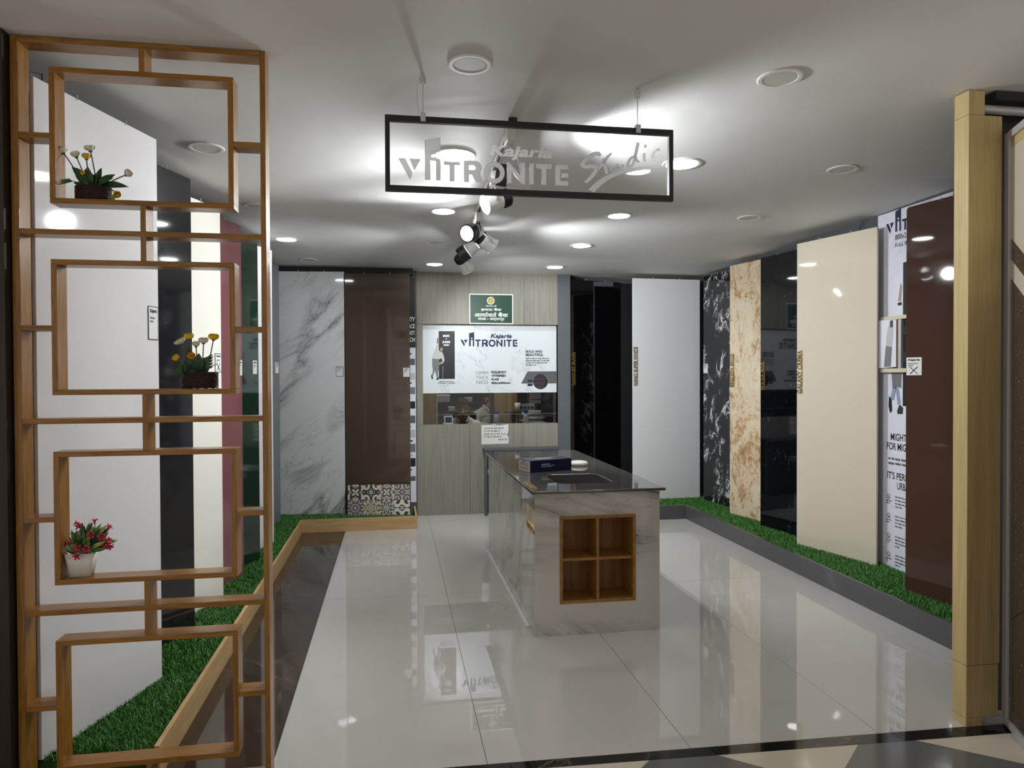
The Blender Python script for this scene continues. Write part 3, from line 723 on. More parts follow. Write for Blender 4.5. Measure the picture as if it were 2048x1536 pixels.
# gold letters on the side panel (read from the left) and along the top's left edge
gs = empty('gold_name_strip', (-.0005, .225, .578), -PI/2); gs.parent = ct
text_fit('STATUARIO', 0, .215, .006, .040, M['gold'], gs, y=-.006, bold=.006, depth=.005, name='gold_lettering'); add('gold_bar', B(0, -.005, 0, .215, -.0005, .005), M['gold'], gs)
gt = empty('gold_name_strip', (-.012, .30, TZ+.0005), 0); gt.parent = ct; gt.rotation_euler = (-PI/2, 0, -PI/2)
text_fit('STELLAR GREY', 0, .27, .006, .034, M['gold'], gt, y=-.006, bold=.006, depth=.005, name='gold_lettering'); add('gold_bar', B(0, -.005, 0, .27, -.0005, .005), M['gold'], gt)

# navy carton, pucks on the counter
bx = empty('carton', (.880, 4.618, TZ+.0005), math.radians(17), 'flat navy blue carton with a pale side on the granite top', 'carton')
add('carton_body', B(0, 0, 0, .316, .17, .079, .0012), M['box_navy'], bx)
o = add('carton_end', B(-.0008, .002, .001, -.0002, .168, .074), M['box_side'], bx); o['label'] = 'pale pink end with small printed cutlery'
f = fine_print(.085, .19, .047, .0525, 1, M['white_ink'], bx, seed=5, ragged=False); f.name = 'title_print'
fine_print(.085, .20, .032, .042, 2, M['light_ink'], bx, seed=6)
o = add('top_print', B(.08, .06, .0792, .20, .10, .0797), M['light_ink'], bx)
e = empty('end_print', (-.001, .168, 0), -PI/2); e.parent = bx
bm = bmesh.new()
for r_ in range(2):
    for k in range(5):
        u = .03+k*.024; z = .010+r_*.026
        box(bm, u, -.0012, z, u+.003, -.0002, z+.012); box(bm, u-.003, -.0012, z+.012, u+.006, -.0002, z+.019)
box(bm, .045, -.0012, .062, .11, -.0002, .067)
add('cutlery_print', bm, M['grey_ink'], e)
bm = bmesh.new(); lathe(bm, [(0, 0), (.060, 0), (.066, .004), (.066, .018), (.060, .026), (.048, .030), (0, .030)], 40); o = add('lid', bm, M['puck'], loc=(1.292, 4.935, TZ+.0005), smooth=True); tag(o, 'round ivory plastic lid right of the navy carton', 'lid')
bm = bmesh.new(); lathe(bm, [(0, 0), (.026, 0), (.028, .003), (.028, .014), (.022, .018), (0, .018)], 24); o = add('cap', bm, M['black_metal'], loc=(1.245, 5.10, TZ+.0005), smooth=True); tag(o, 'small black cap behind the ivory lid', 'cap')

# grey framed basin stand against the bank wall behind the counter
bs = empty('basin_stand', (.925, 7.40, 0), 0, 'dark grey framed stand against the bank wall behind the counter', 'stand')
add('leg', B(0, 0, 0, .03, .03, .675, .002), M['grey_wall'], bs); add('leg', B(.77, 0, 0, .80, .03, .675, .002), M['grey_wall'], bs)
add('stand_top', B(-.005, -.01, .677, .805, .13, .705, .002), M['grey_wall'], bs); add('back_board', B(.032, .10, .02, .768, .12, .675), M['black_metal'], bs)
o = tag(add('basin', B(.0, -.16, 0, .42, -.012, .05, .008), M['white_gloss'], loc=(.955, 7.398, .44)), 'white basin edge sticking out behind the counter', 'basin')
add('basin_bowl', (lambda b_: lathe(b_, [(0, -.10), (.05, -.095), (.10, -.04), (.11, 0), (.10, 0), (.05, -.085), (0, -.09)], 24, Matrix.Translation((.2, -.086, 0)), 1, .6))(bmesh.new()), M['white_gloss'], o)
for z in (.34,):
    add('basin_bracket', B(.06, -.15, -.03, .09, 0, -.001), M['black_metal'], o)

# ------------------------------------------------------------------ hanging sign
SY = 2.80
sg = empty('hanging_sign', (-.030, SY, 2.187), 0, 'clear hanging sign in a black frame with frosted lettering', 'sign')
SW, SH, SB = 1.163, .291, .0225
add('frame_bar', B(0, -.011, 0, SW, .011, SB, .001), M['black_frame'], sg); add('frame_bar', B(0, -.011, SH-SB, SW, .011, SH, .001), M['black_frame'], sg)
add('frame_bar', B(0, -.011, SB, SB-.004, .011, SH-SB, .001), M['black_frame'], sg); add('frame_bar', B(SW-SB+.004, -.011, SB, SW, .011, SH-SB, .001), M['black_frame'], sg)
add('clear_sheet', B(SB-.003, -.0025, SB-.003, SW-SB+.003, .0025, SH-SB+.003), M['glass'], sg)
def sp(px, py):                     # photograph pixel -> sign-local (x, z)
    p = at(px, py, SY); return (p.x+.030, p.z-2.187)
def logo_loops():
    """VITRONITE in units: total width 1302, cap height 160 (x right, y up)"""
    L = []
    L.append([[(0, 155), (50, 155), (103, 52), (90, 5), (84, 5)]])
    L.append([[(82, 155), (165, 155), (118, 70)]])
    L.append([[(197, 5), (236, 5), (236, 150), (281, 150), (281, 5), (313, 5), (313, 325), (197, 300)], circ(257, 187, 17, 17, 20)])
    L.append([[(340, 160), (460, 160), (460, 125), (418, 125), (418, 0), (382, 0), (382, 125), (340, 125)]])
    R = [(490, 0), (490, 160), (575, 160)] + circ(575, 108, 52, 52, 10, PI/2, -PI/3)[1:] + [(632, 0), (588, 0), (552, 56), (527, 56), (527, 0)]
    L.append([R, [(527, 88), (572, 88), (585, 108), (572, 128), (527, 128)]])
    L.append([circ(722, 78, 80, 83, 36), circ(722, 78, 45, 47, 30)])
    L.append([[(820, 0), (820, 162), (838, 162), (925, 62), (925, 160), (960, 160), (960, -4), (942, -4), (855, 98), (855, 0)]])
    L.append([[(995, 0), (1028, 0), (1028, 160), (995, 160)]])
    L.append([[(1050, 160), (1170, 160), (1170, 125), (1128, 125), (1128, 0), (1092, 0), (1092, 125), (1050, 125)]])
    L.append([[(1200, 0), (1302, 0), (1302, 36), (1236, 36), (1236, 124), (1302, 124), (1302, 160), (1200, 160)]])
    L.append([[(1254, 62), (1300, 62), (1300, 96), (1254, 96)]])
    return L
def logo(par, x0, z0, w, mat, y, depth, bevel=0.0, kaj=True, xmax=None, name='logo_lettering'):
    k = w/1302.0; mes = []
    for loops in logo_loops():
        if xmax is not None and max(p[0] for p in loops[0])*k+x0 > xmax: continue
        mes.append(outline_mesh([[(x0+p[0]*k, z0+p[1]*k) for p in lp] for lp in loops], depth, bevel))
    o = add(name, join_meshes(mes), mat, par, loc=(0, y, 0))
    if kaj:
        text_fit('Kajaria', x0+685*k, x0+1175*k, z0+(165 if bevel == 0 else 178)*k, z0+290*k, mat, par, y=y-depth/2, bold=.035, shear=.22, depth=depth, name='brand_lettering')
    return o
a0 = sp(797, 357); a1 = sp(1136, 362)
lw = a1[0]-a0[0]
logo(sg, a0[0], a0[1]-.004, lw, M['frost'], -.0055, .006, .0022)
def zpt(u, v): return sp(1080+u/5.297, 130+v/5.297)
mes = []
def stroke(pts, ws, n=5):
    q = smooth_path([zpt(*p) for p in pts], n)
    if hasattr(ws, '__len__'):
        w = np.interp(np.linspace(0, 1, len(q)), np.linspace(0, 1, len(ws)), ws)
    else: w = [ws]*len(q)
    mes.append(outline_mesh([ribbon_loop([tuple(p) for p in q], [x*1.3/5.297/512 for x in w])], .005, .0012))
stroke([(632, 968), (612, 942), (555, 955), (485, 1005), (445, 1060), (470, 1085), (540, 1078), (592, 1092), (585, 1130), (535, 1195), (480, 1248)], [26, 30, 34, 34, 30, 34, 34, 34, 30, 26])
stroke([(752, 940), (715, 975), (690, 1010), (655, 1060), (600, 1120)], [14, 22, 26, 26, 22])
stroke([(665, 1000), (690, 1075), (706, 1158)], [24, 26, 18])
stroke([(745, 1075), (760, 1120), (778, 1122), (805, 1075), (822, 1068), (850, 1100), (880, 1060)], [20, 24, 24, 22, 22, 22, 16])
stroke([(985, 972), (945, 1010), (925, 1070), (948, 1085), (985, 1040), (1035, 830)], [18, 24, 26, 24, 24, 26])
stroke([(1000, 960), (1020, 1015), (1050, 1035)], [20, 20, 12])
stroke([(1100, 940), (1098, 990), (1110, 1028)], [20, 22, 16])
mes.append(outline_mesh([[zpt(1112+14*math.cos(t), 865+16*math.sin(t)) for t in np.linspace(0, 2*PI, 14, endpoint=False)]], .005, .0012))
stroke([(1240, 900), (1200, 935), (1190, 985), (1225, 1005), (1262, 960), (1258, 910), (1235, 900)], [24, 26, 26, 26, 26, 24, 22])
stroke([(540, 1340), (590, 1285), (700, 1205), (840, 1145), (1000, 1108), (1150, 1092), (1290, 1085)], [52, 50, 42, 32, 22, 14, 6])
add('script_lettering', join_meshes(mes), M['frost'], sg, loc=(0, -.0050, 0))
for i, (px, top) in enumerate(((846, 147), (1275, 174))):
    x = at(px, 240, SY).x+.030; zt = ceil_z(SY)-2.187
    bm = bmesh.new(); box(bm, x-.010, -.014, SH-.020, x+.010, .014, SH+.014, .002); add('clamp', bm, M['steel'], sg)
    bm = bmesh.new(); tube(bm, [(x, 0, SH+.01), (x, 0, zt-.03)], .0016, 6); add('hanger_wire', bm, M['steel'], sg)
    bm = bmesh.new(); lathe(bm, [(.0, zt-.042), (.010, zt-.042), (.012, zt-.036), (.012, zt-.012), (.006, zt-.006), (.006, zt), (0, zt)], 16, Matrix.Translation((x, 0, 0))); add('gripper', bm, M['steel'], sg, smooth=False)
    if i == 0:
        q = smooth_path([(x-.006, 0, zt-.012), (x-.020, 0, zt-.035), (x-.022, 0, zt-.10), (x-.018, 0, SH+.02), (x-.024, 0, SH)], 5)
        bm = bmesh.new(); tube(bm, q, .0010, 5); add('loose_wire', bm, M['steel'], sg)

# ------------------------------------------------------------------ ceiling lights
TILT = math.atan(.0192)
def downlight(x, y, label, kind, R=.098):
    e = empty('ceiling_light', (x, y, ceil_z(y)-.0008), 0, label, 'ceiling light', 'lit round downlights' if kind == 'lit' else ('unlit round ceiling panels' if kind == 'off' else 'corridor downlights'))
    e.rotation_euler = (-TILT, 0, 0)
    bm = bmesh.new(); lathe(bm, [(R, 0), (R, -.002), (R-.005, -.006), (R-.019, -.006), (R-.023, -.004), (R-.024, -.0006), (R-.024, 0)], 48); add('rim', bm, M['white_metal'], e, smooth=False)
    bm = bmesh.new(); lathe(bm, [(0, -.0045), (R-.0245, -.0045), (R-.0245, -.001), (0, -.001)], 48)
    add('diffuser', bm, {'lit': M['lit'], 'off': M['lamp_off'], 'corr': M['lit_corr']}[kind], e)
    return e
for x, y, lb, kd, R in (
    (.312, 3.749, 'lit round downlight seen through the sign above its T', 'lit', .118),
    (1.558, 3.715, 'lit round downlight at the right end of the sign', 'lit', .108),
    (-.856, 6.023, 'lit round downlight just right of the lattice screen', 'lit', .098),
    (.340, 4.937, 'lit round downlight below the sign, left of the spot track', 'lit', .098),
    (1.582, 4.899, 'lit round downlight below the right half of the sign', 'lit', .098),
    (1.594, 5.974, 'lit round downlight midway between sign and bank wall', 'lit', .098),
    (1.610, 7.071, 'lit round downlight over the right end of the bank wall', 'lit', .098),
    (.395, 7.045, 'lit round downlight over the left end of the bank wall', 'lit', .098),
    (.288, 2.692, 'unlit round ceiling panel in front of the hanging sign', 'off', .084),
    (1.512, 2.629, 'unlit round ceiling panel right of the hanging sign', 'off', .088),
    (2.498, 3.681, 'unlit round ceiling panel above the cream slab', 'off', .086),
    (2.540, 4.830, 'unlit round ceiling panel above the mottled beige slab', 'off', .086),
    (-.927, 3.808, 'unlit round ceiling panel framed by the top lattice square', 'off', .088),
    (-.894, 4.956, 'unlit round ceiling panel above the dusty pink slab', 'off', .086),
    (.357, 5.986, 'unlit round ceiling panel left of the spot track', 'off', .086),
    (-.795, 6.950, 'unlit round ceiling panel above the veined white slab', 'off', .088),
    (.216, 1.651, 'corridor downlight before the shop, over its left half', 'corr', .098),
    (1.414, 1.573, 'corridor downlight before the shop, over its right half', 'corr', .098)):
    downlight(x, y, lb, kd, R)

# track with spotlights
def trk_x(y): return .535+.0235*(y-3.23)
trk = empty('spot_track', (trk_x(3.2), 3.2, ceil_z(3.2)-.001), 0, 'thin white ceiling track carrying the spotlights', 'track')
trk.rotation_euler = (-TILT, 0, -.0235)
add('rail', B(-.017, 0, -.020, .017, 3.75, 0, .001), M['white_metal'], trk); add('groove', B(-.006, .002, -.0212, .006, 3.748, -.0203), M['black_metal'], trk); add('end_cap', B(-.019, -.012, -.022, .019, -.0005, 0, .002), M['black_metal'], trk)
def spot(y, hx, hy, hz, aim, label, lit, style=0, power=1.0, arm_black=False):
    z0 = ceil_z(y)-.0225; x0 = trk_x(y)
    e = empty('spotlight', (x0, y, z0), 0, label, 'spotlight', 'spotlights on the ceiling track')
    add('adapter', B(-.019, -.055, -.062, .019, .055, -.0005, .004), M['white_metal'], e)
    h = Vector((hx-x0, hy-y, hz-z0)); d = Vector(aim).normalized()
    side = d.cross(Vector((0, 0, 1))).normalized()
    bm = bmesh.new()
    for s_ in (-1, 1):
        tube(bm, smooth_path([(0, s_*.008, -.060), tuple(Vector((h.x*.45, h.y*.45, -.085))+side*s_*.03), tuple(h+side*s_*.058)], 5), .0065, 8)
    add('arm', bm, M['black_metal'] if arm_black else M['steel'], e, smooth=True)
    q = d.to_track_quat('Z', 'Y').to_matrix().to_4x4(); m = Matrix.Translation(h) @ q
    bm = bmesh.new()
    if style == 0: lathe(bm, [(.040, -.055), (.050, -.05), (.056, .045), (.052, .045), (.046, -.04)], 32, m)
    else: lathe(bm, [(.036, -.075), (.042, -.07), (.056, .01), (.054, .012), (.04, -.06)], 32, m)
    add('body', bm, M['white_metal'], e, smooth=False)
    bm = bmesh.new()
    if style == 0:
        lathe(bm, [(0, -.115), (.036, -.115), (.044, -.105), (.048, -.0555), (0, -.0555)], 24, m)
        for k in range(20):
            a = 2*PI*k/20; c_, s_ = math.cos(a), math.sin(a); b0 = bmesh.new()
            vs = [bm.verts.new(m @ Vector(v)) for v in ((.040*c_-.0015*s_, .040*s_+.0015*c_, -.112), (.052*c_, .052*s_, -.105), (.053*c_, .053*s_, -.058), (.042*c_+.0015*s_, .042*s_-.0015*c_, -.058))]
            bm.faces.new(vs)
        add('heat_sink', bm, M['black_metal'], e)
    else:
        lathe(bm, [(.0565, .0125), (.062, .016), (.062, .078), (.058, .078), (.056, .016)], 32, m); add('hood', bm, M['black_metal'], e)
    zl_ = .046 if style == 0 else .079
    bm = bmesh.new(); lathe(bm, [(.0505, zl_-.004), (.0605, zl_-.004), (.0605, zl_+.006), (.0525, zl_+.006), (.0505, zl_)], 32, m); add('bezel', bm, M['white_metal'] if style == 0 else M['black_metal'], e)
    bm = bmesh.new(); lathe(bm, [(0, zl_+.001), (.050, zl_+.001), (.050, zl_-.003), (0, zl_-.003)], 32, m); add('lens', bm, M['lens'] if lit else M['lamp_off'], e)
    if lit:
        li = D.lights.new('spot_beam', 'SPOT'); li.energy = SPOT_W*power; li.spot_size = math.radians(118); li.spot_blend = .55; li.shadow_soft_size = .045; li.color = (.93, .97, 1.0)
        lo = D.objects.new('spot_beam', li); C.objects.link(lo); lo.parent = e
        lo.matrix_local = Matrix.Translation(h+d*(zl_+.030)) @ d.to_track_quat('-Z', 'Y').to_matrix().to_4x4()
    return e
spot(3.30, .600, 3.40, 2.425, (.95, -.12, -.16), 'black and white spotlight behind the sign, turned to the right wall', True, 0, 1.0)
spot(3.95, .555, 4.02, 2.455, (-.93, -.28, -.38), 'lit spotlight just below the sign frame, turned to the left wall', True, 0, .8)
spot(4.88, .545, 4.92, 2.465, (-.62, -.70, -.30), 'brightest spotlight of the track, lens towards the shop front', True, 1, .8, True)
_p = at(976, 486, 5.16)
spot(5.10, _p.x, 5.16, _p.z, (.86, .30, -.52), 'white spotlight behind the brightest one, turned to the right wall', True, 0, 1.7)
_p = at(938, 500, 5.5)
spot(5.52, _p.x, 5.5, _p.z, (-.80, .30, -.55), 'dark hooded spotlight under the brightest one', True, 1, .8)
_p = at(930, 531, 6.1)
e = spot(6.05, _p.x, 6.1, _p.z, (.55, .62, -.62), 'rearmost white spotlight with a black band, tilted to the back', True, 0, 1.2)
bm = bmesh.new(); _h = _p-e.location
plate(bm, [(-.045, .055), (-.030, .065), (.045, .005), (.072, .004), (.074, -.022), (.034, -.058), (.018, -.030)], -.075, -.068); add('side_plate', bm, M['white_metal'], e, loc=_h)

# ------------------------------------------------------------------ notices on the bank wall
# bank sign
bsn = empty('bank_sign', (.785, 7.539, 2.016), 0, 'green bank sign with white Devanagari lettering and a round emblem', 'sign')
GW, GH = .471, .319
add('sign_board', B(0, -.006, 0, GW, -.0005, GH, .001), M['white_ink'], bsn); add('green_field', B(.011, -.0072, .011, GW-.011, -.006, GH-.011), M['sign_green'], bsn)
def gz(u, v): return ((u-285)/1345*GW, (1205-v)/955*GH)
ce = gz(940, 465)
me = outline_mesh([circ(ce[0], ce[1], .041, .041, 40), circ(ce[0], ce[1], .030, .030, 32)], .001); o = add('emblem_ring', me, M['emblem_ring'], bsn, loc=(0, -.0080, 0))
me = outline_mesh([circ(ce[0], ce[1], .026, .026, 32), circ(ce[0], ce[1], .011, .011, 20)], .001); add('emblem_disc', me, M['emblem_gold'], bsn, loc=(0, -.0080, 0))
me = outline_mesh([circ(ce[0], ce[1], .007, .007, 16)], .001); add('emblem_centre', me, M['emblem_ring'], bsn, loc=(0, -.0080, 0))
def gtext(s, u0, u1, v0, v1, bold=.012):
    a, b = gz(u0, v1), gz(u1, v0)
    return text_fit(s, a[0], b[0], a[1], b[1], M['white_ink'], bsn, y=-.0084, bold=bold)
gtext('हमारा बैंक', 645, 1270, 695, 800, .022)
gtext('आयावत बैंक', 440, 1475, 862 - 30, 985, .022)
gtext('शाखा', 552, 800, 1012, 1080); gtext('कल्यानपुर', 915, 1360, 1012, 1115); add('dash', B(gz(825,0)[0], -.0084, gz(0,1058)[1], gz(880,0)[0], -.0076, gz(0,1045)[1]), M['white_ink'], bsn)
gtext('जीवनभर की', 785, 1115, 605, 660, .01)
me = []
for u in (835, 1090):     # repha hooks over the second and fourth aksharas
    q = [gz(u-18, 868), gz(u-26, 850), gz(u-12, 838), gz(u+12, 838)]
    me.append(outline_mesh([ribbon_loop([tuple(p) for p in smooth_path(q, 5)], .0055)], .0008))
add('lettering', join_meshes(me), M['white_ink'], bsn, loc=(0, -.0080, 0))

# long poster on the window glass
PX0, PX1, PZ0, PZ1 = .298, 1.742, 1.283, 2.010
pst = empty('window_poster', (PX0, 7.5935, PZ0), 0, 'wide white marble print poster covering the upper teller window', 'poster')
PW, PH = PX1-PX0, PZ1-PZ0
def pz(u, v): return ((u-45)/1873*PW, (1010-v)/938*PH)
me = outline_mesh([[(0, 0), (PW, 0), (PW, PH), (0, PH)], circ(HX-PX0, HZ-PZ0, HR, HR, 40)], .002); add('poster_sheet', me, M['poster'], pst)
def prect(name, u0, v0, u1, v1, mat, y=-.0018):
    a, b = pz(u0, v1), pz(u1, v0); return add(name, B(a[0], y, a[1], b[0], y+.0006, b[1]), M[mat], pst)
def ppoly(name, pts, mat, y=-.0020):
    return add(name, outline_mesh([[pz(*p) for p in pts]], .0006), M[mat], pst, loc=(0, y, 0))
def ptext(s, u0, u1, v0, v1, mat, bold=.012, y=-.0026, name='lettering', shear=0):
    a, b = pz(u0, v1), pz(u1, v0); return text_fit(s, a[0], b[0], a[1], b[1], M[mat], pst, y=y, bold=bold, name=name, shear=shear)
prect('black_field', 262, 160, 482, 815, 'panel_ink')
ptext('800', 320, 412, 210, 242, 'white_ink', .04); ptext('x', 357, 376, 256, 275, 'white_ink', .01); ptext('2400', 310, 420, 293, 327, 'white_ink', .04); ptext('mm', 330, 404, 340, 362, 'white_ink', .04)
# printed man leaning on the panel
ppoly('printed_trousers', [(172, 530), (265, 535), (268, 600), (262, 680), (250, 740), (258, 800), (235, 800), (215, 720), (210, 700), (190, 760), (172, 765), (180, 700), (172, 620)], 'trouser_ink', -.0021)
ppoly('printed_shirt', [(218, 400), (240, 330), (258, 330), (255, 410), (275, 430), (310, 445), (330, 500), (342, 560), (325, 590), (310, 565), (300, 530), (268, 545), (172, 535), (185, 480)], 'shirt_ink', -.0024)
ppoly('printed_arm', [(236, 330), (240, 260), (250, 250), (256, 262), (254, 330)], 'grey_ink', -.0024)
ppoly('printed_arm', [(318, 565), (328, 600), (268, 620), (262, 600)], 'skin_ink', -.0026)
ppoly('printed_face', [(276, 390), (305, 378), (318, 400), (310, 435), (285, 430)], 'skin_ink', -.0026)
ppoly('printed_hair', [(268, 398), (280, 375), (308, 368), (320, 380), (300, 388), (282, 400), (284, 438), (306, 446), (300, 452), (274, 436)], 'hair_ink', -.0029)
ppoly('printed_shoe', [(158, 755), (172, 752), (182, 800), (172, 828), (160, 800)], 'ink', -.0026); ppoly('printed_shoe', [(225, 818), (250, 790), (262, 812), (250, 828), (225, 828)], 'ink', -.0026)
ppoly('printed_cane', [(316, 640), (321, 640), (316, 812), (312, 812)], 'light_ink', -.0026)
a, b = pz(560, 372), pz(1357, 372); logo(pst, a[0], a[1]+.001, b[0]-a[0], M['navy'], -.0022, .0008)
ptext('15MM', 775, 945, 712, 757, 'grey_ink', -.012); ptext('THICK', 775, 952, 778, 822, 'grey_ink', -.012); ptext('NESS', 782, 945, 840, 885, 'grey_ink', -.012)
ptext('FULLBODY', 990, 1203, 708, 742, 'ink', .05); ptext('VITRIFIED', 990, 1193, 758, 790, 'ink', .05); ptext('SLAB', 990, 1095, 808, 838, 'ink', .05); ptext('800x2400mm', 990, 1257, 858, 888, 'ink', .045)
ptext('BOLD AND', 1478, 1712, 420, 455, 'ink', .035); ptext('BEAUTIFUL', 1478, 1727, 467, 502, 'ink', .035)
a, b = pz(1478, 635), pz(1822, 528); fine_print(a[0], b[0], a[1], b[1], 4, M['grey_ink'], pst, y=-.0024, seed=21)
ptext('MIGHTY SURFACE', 268, 462, 843, 858, 'ink', .02); ptext('FOR MIGHTY DREAMS', 247, 482, 866, 881, 'ink', .02)
a, b = pz(265, 915), pz(462, 895); fine_print(a[0], b[0], a[1], b[1], 2, M['light_ink'], pst, y=-.0024, seed=22)
cc = circ(HX-PX0, HZ-PZ0, HR+.0015, HR+.0015, 40)
poly = [pz(1505, 715), pz(1915, 715), pz(1915, 885), pz(1410, 885)]
add('printed_slab_edge', outline_mesh([poly[::-1]], .0006) if False else outline_mesh([[pz(1505, 715), pz(1915, 715), pz(1915, 750), pz(1482, 750)]], .0006), M['grey_ink'], pst, loc=(0, -.0020, 0))
ang = [math.acos(max(-1, min(1, (pz(0, v)[1]-(HZ-PZ0))/(HR+.0015)))) for v in (750, 885)]
def arc_side(sgn):
    zs = np.linspace(pz(0, 750)[1], pz(0, 885)[1], 14); out = []
    for z in zs:
        dz = z-(HZ-PZ0); r = math.sqrt(max((HR+.0015)**2-dz*dz, 0)); out.append((HX-PX0+sgn*r, z))
    return out
add('printed_slab_edge', outline_mesh([[pz(1482, 750)] + arc_side(-1) + [pz(1410, 885)]], .0006), M['grey_ink'], pst, loc=(0, -.0020, 0))
add('printed_slab_edge', outline_mesh([[pz(1915, 885), pz(1915, 750)] + arc_side(1)], .0006), M['grey_ink'], pst, loc=(0, -.0020, 0))
prect('printed_clip', 1500, 832, 1574, 862, 'navy', -.0026); prect('printed_clip', 1500, 888, 1574, 920, 'navy', -.0026)

# torn notice
nt = empty('paper_notice', (.911, 7.5385, .735), 0, 'torn white paper notice with handwriting taped under the window', 'notice')
NW, NH = .291, .208
add('paper_sheet', outline_mesh([[(0, 0), (NW, .004), (NW, .075), (NW-.022, .10), (NW-.006, .118), (NW, .15), (NW-.002, NH+.006), (NW-.06, NH-.004), (.16, NH-.008), (.15, NH+.004), (.10, NH-.001), (0, NH)]], .001), M['paper'], nt, loc=(0, -.001, 0))
r = random.Random(4); mes = []
for row, (z, u0, u1) in enumerate(((.170, .03, .245), (.140, .03, .195), (.108, .03, .25), (.080, .03, .21), (.048, .18, .27))):
    u = u0
    while u < u1:
        w = r.uniform(.018, .034); w = min(w, u1-u+.004)
        mes.append(outline_mesh([ribbon_loop([(u, z+.006), (u+w, z+.0065)], .0028)], .0006))
        x = u+.003
        while x < u+w-.002:
            mes.append(outline_mesh([ribbon_loop([(x, z+.006), (x+.001, z-.007)], .0026)], .0006))
            if r.random() < .6: mes.append(outline_mesh([ribbon_loop([tuple(p) for p in smooth_path([(x-.005, z+.001), (x-.006, z-.005), (x-.001, z-.004)], 3)], .0022)], .0006))
            if r.random() < .25: mes.append(outline_mesh([ribbon_loop([(x, z+.006), (x-.004, z+.011)], .0022)], .0006))
            x += r.uniform(.006, .009)
        u += w+.009
add('handwriting', join_meshes(mes), M['ink'], nt, loc=(0, -.002, 0))
bm = bmesh.new(); box(bm, .12, -.0028, NH-.010, .15, -.0022, NH+.012); add('tape', bm, M['light_ink'], nt)

# poster glimpsed between the brown slab and the bank wall
gp = empty('wall_poster', (-.05, 7.457, .16), 0, 'tall poster strip visible between brown slab and bank wall', 'poster')
add('poster_sheet', B(0, -.002, 0, .268, -.0005, 2.32), M['banner'], gp); add('dark_band', B(0, -.0026, 1.60, .268, -.002, 2.32), M['panel_ink'], gp)
for s, z in (('MIGHTY', 1.87), ('SURFACE', 1.80), ('FOR MIGHTY', 1.73), ('TOUCH', 1.66)): text_fit(s, .12, .262, z, z+.045, M['white_ink'], gp, y=-.0032, bold=.02)
for k in range(9):
    z = .22+k*.15
    add('photo_print', B(.12, -.0026, z, .262, -.002, z+.05+(k*37 % 40)/1000), M[('grey_ink', 'panel_ink', 'trouser_ink', 'light_ink')[k % 4]], gp); fine_print(.15, .262, z+.105, z+.125, 1, M['ink'], gp, y=-.003, seed=k)

# ------------------------------------------------------------------ tall banner with a hatch on the right wall
bn = empty('tall_banner', (3.433, 4.645, .10), -PI/2, 'tall white printed banner between cream and chocolate slabs', 'banner')
# local x runs towards the viewer (world -y), front faces into the room
BW, BH = .70, 2.505
hx0, hx1, hz0, hz1 = .012, .45, 1.405, 1.755
add('banner_sheet', outline_mesh([[(0, 0), (BW, 0), (BW, BH), (0, BH)], [(hx0, hz0), (hx1, hz0), (hx1, hz1), (hx0, hz1)]], .002), M['banner'], bn)
def bp(px, py):                   # pixel -> banner-local (x, z)
    p = atx(px, py, 3.43); return (4.645-p.y, p.z-.10)
def btext(s, p0, p1, h, mat='ink', bold=.015, shear=0):
    a = bp(*p0); b = bp(*p1); return text_fit(s, a[0], b[0], a[1], a[1]+h, M[mat], bn, y=-.0024, bold=bold)
a = bp(1772, 470); logo(bn, a[0], a[1], .62, M['navy'], -.0020, .0008, kaj=False)
a = bp(1790, 477); text_fit('800x2400mm', a[0], a[0]+.24, a[1]-.012, a[1]+.024, M['ink'], bn, bold=.02); text_fit('FULL BODY', a[0], a[0]+.20, a[1]-.062, a[1]-.036, M['ink'], bn, bold=.02)
a = bp(1806, 525); b = bp(1806, 812)
o = add('black_field', outline_mesh([[(a[0], hz1+.02), (a[0]+.30, hz1+.02), (a[0]+.30, a[1]), (a[0], a[1])]], .0006), M['panel_ink'], bn, loc=(0, -.0018, 0))
add('black_field', outline_mesh([[(a[0], b[1]), (a[0]+.30, b[1]), (a[0]+.30, hz0-.02), (a[0], hz0-.02)]], .0006), M['panel_ink'], bn, loc=(0, -.0018, 0))
def bpoly(name, pts, mat, y=-.0026): return add(name, outline_mesh([[bp(*p) for p in pts]], .0006), M[mat], bn, loc=(0, y, 0))
bpoly('printed_arm', [(1796, 603), (1801, 602), (1804, 572), (1801, 566), (1799, 580)], 'skin_ink'); bpoly('printed_sleeve', [(1795, 606), (1803, 604), (1803, 610), (1796, 611)], 'ink')
bpoly('printed_trousers', [(1783, 746), (1803, 746), (1802, 776), (1794, 774), (1785, 778)], 'trouser_ink'); bpoly('printed_leg', [(1785, 777), (1793, 774), (1788, 800), (1780, 800)], 'denim_ink'); bpoly('printed_leg', [(1791, 775), (1797, 776), (1801, 806), (1795, 810)], 'denim_ink')
bpoly('printed_shoe', [(1778, 792), (1783, 798), (1784, 822), (1780, 826), (1777, 812)], 'ink'); bpoly('printed_shoe', [(1794, 822), (1799, 808), (1806, 816), (1805, 828), (1795, 828)], 'hair_ink')
a = bp(1780, 880); text_fit('MIGHTY SURFACE', a[0]+.005, a[0]+.42, a[1], a[1]+.05, M['ink'], bn, bold=.02); text_fit('FOR MIGHTY DREAMS', a[0]-.035, a[0]+.46, a[1]-.068, a[1]-.016, M['ink'], bn, bold=.02)
fine_print(a[0]-.02, a[0]+.40, a[1]-.17, a[1]-.12, 2, M['grey_ink'], bn, seed=31)
a = bp(1774, 956); text_fit("IT'S PERFECT FOR", a[0], a[0]+.42, a[1], a[1]+.052, M['ink'], bn, bold=.02); text_fit('URBAN SPACES', a[0]+.10, a[0]+.40, a[1]-.066, a[1]-.014, M['ink'], bn, bold=.02)
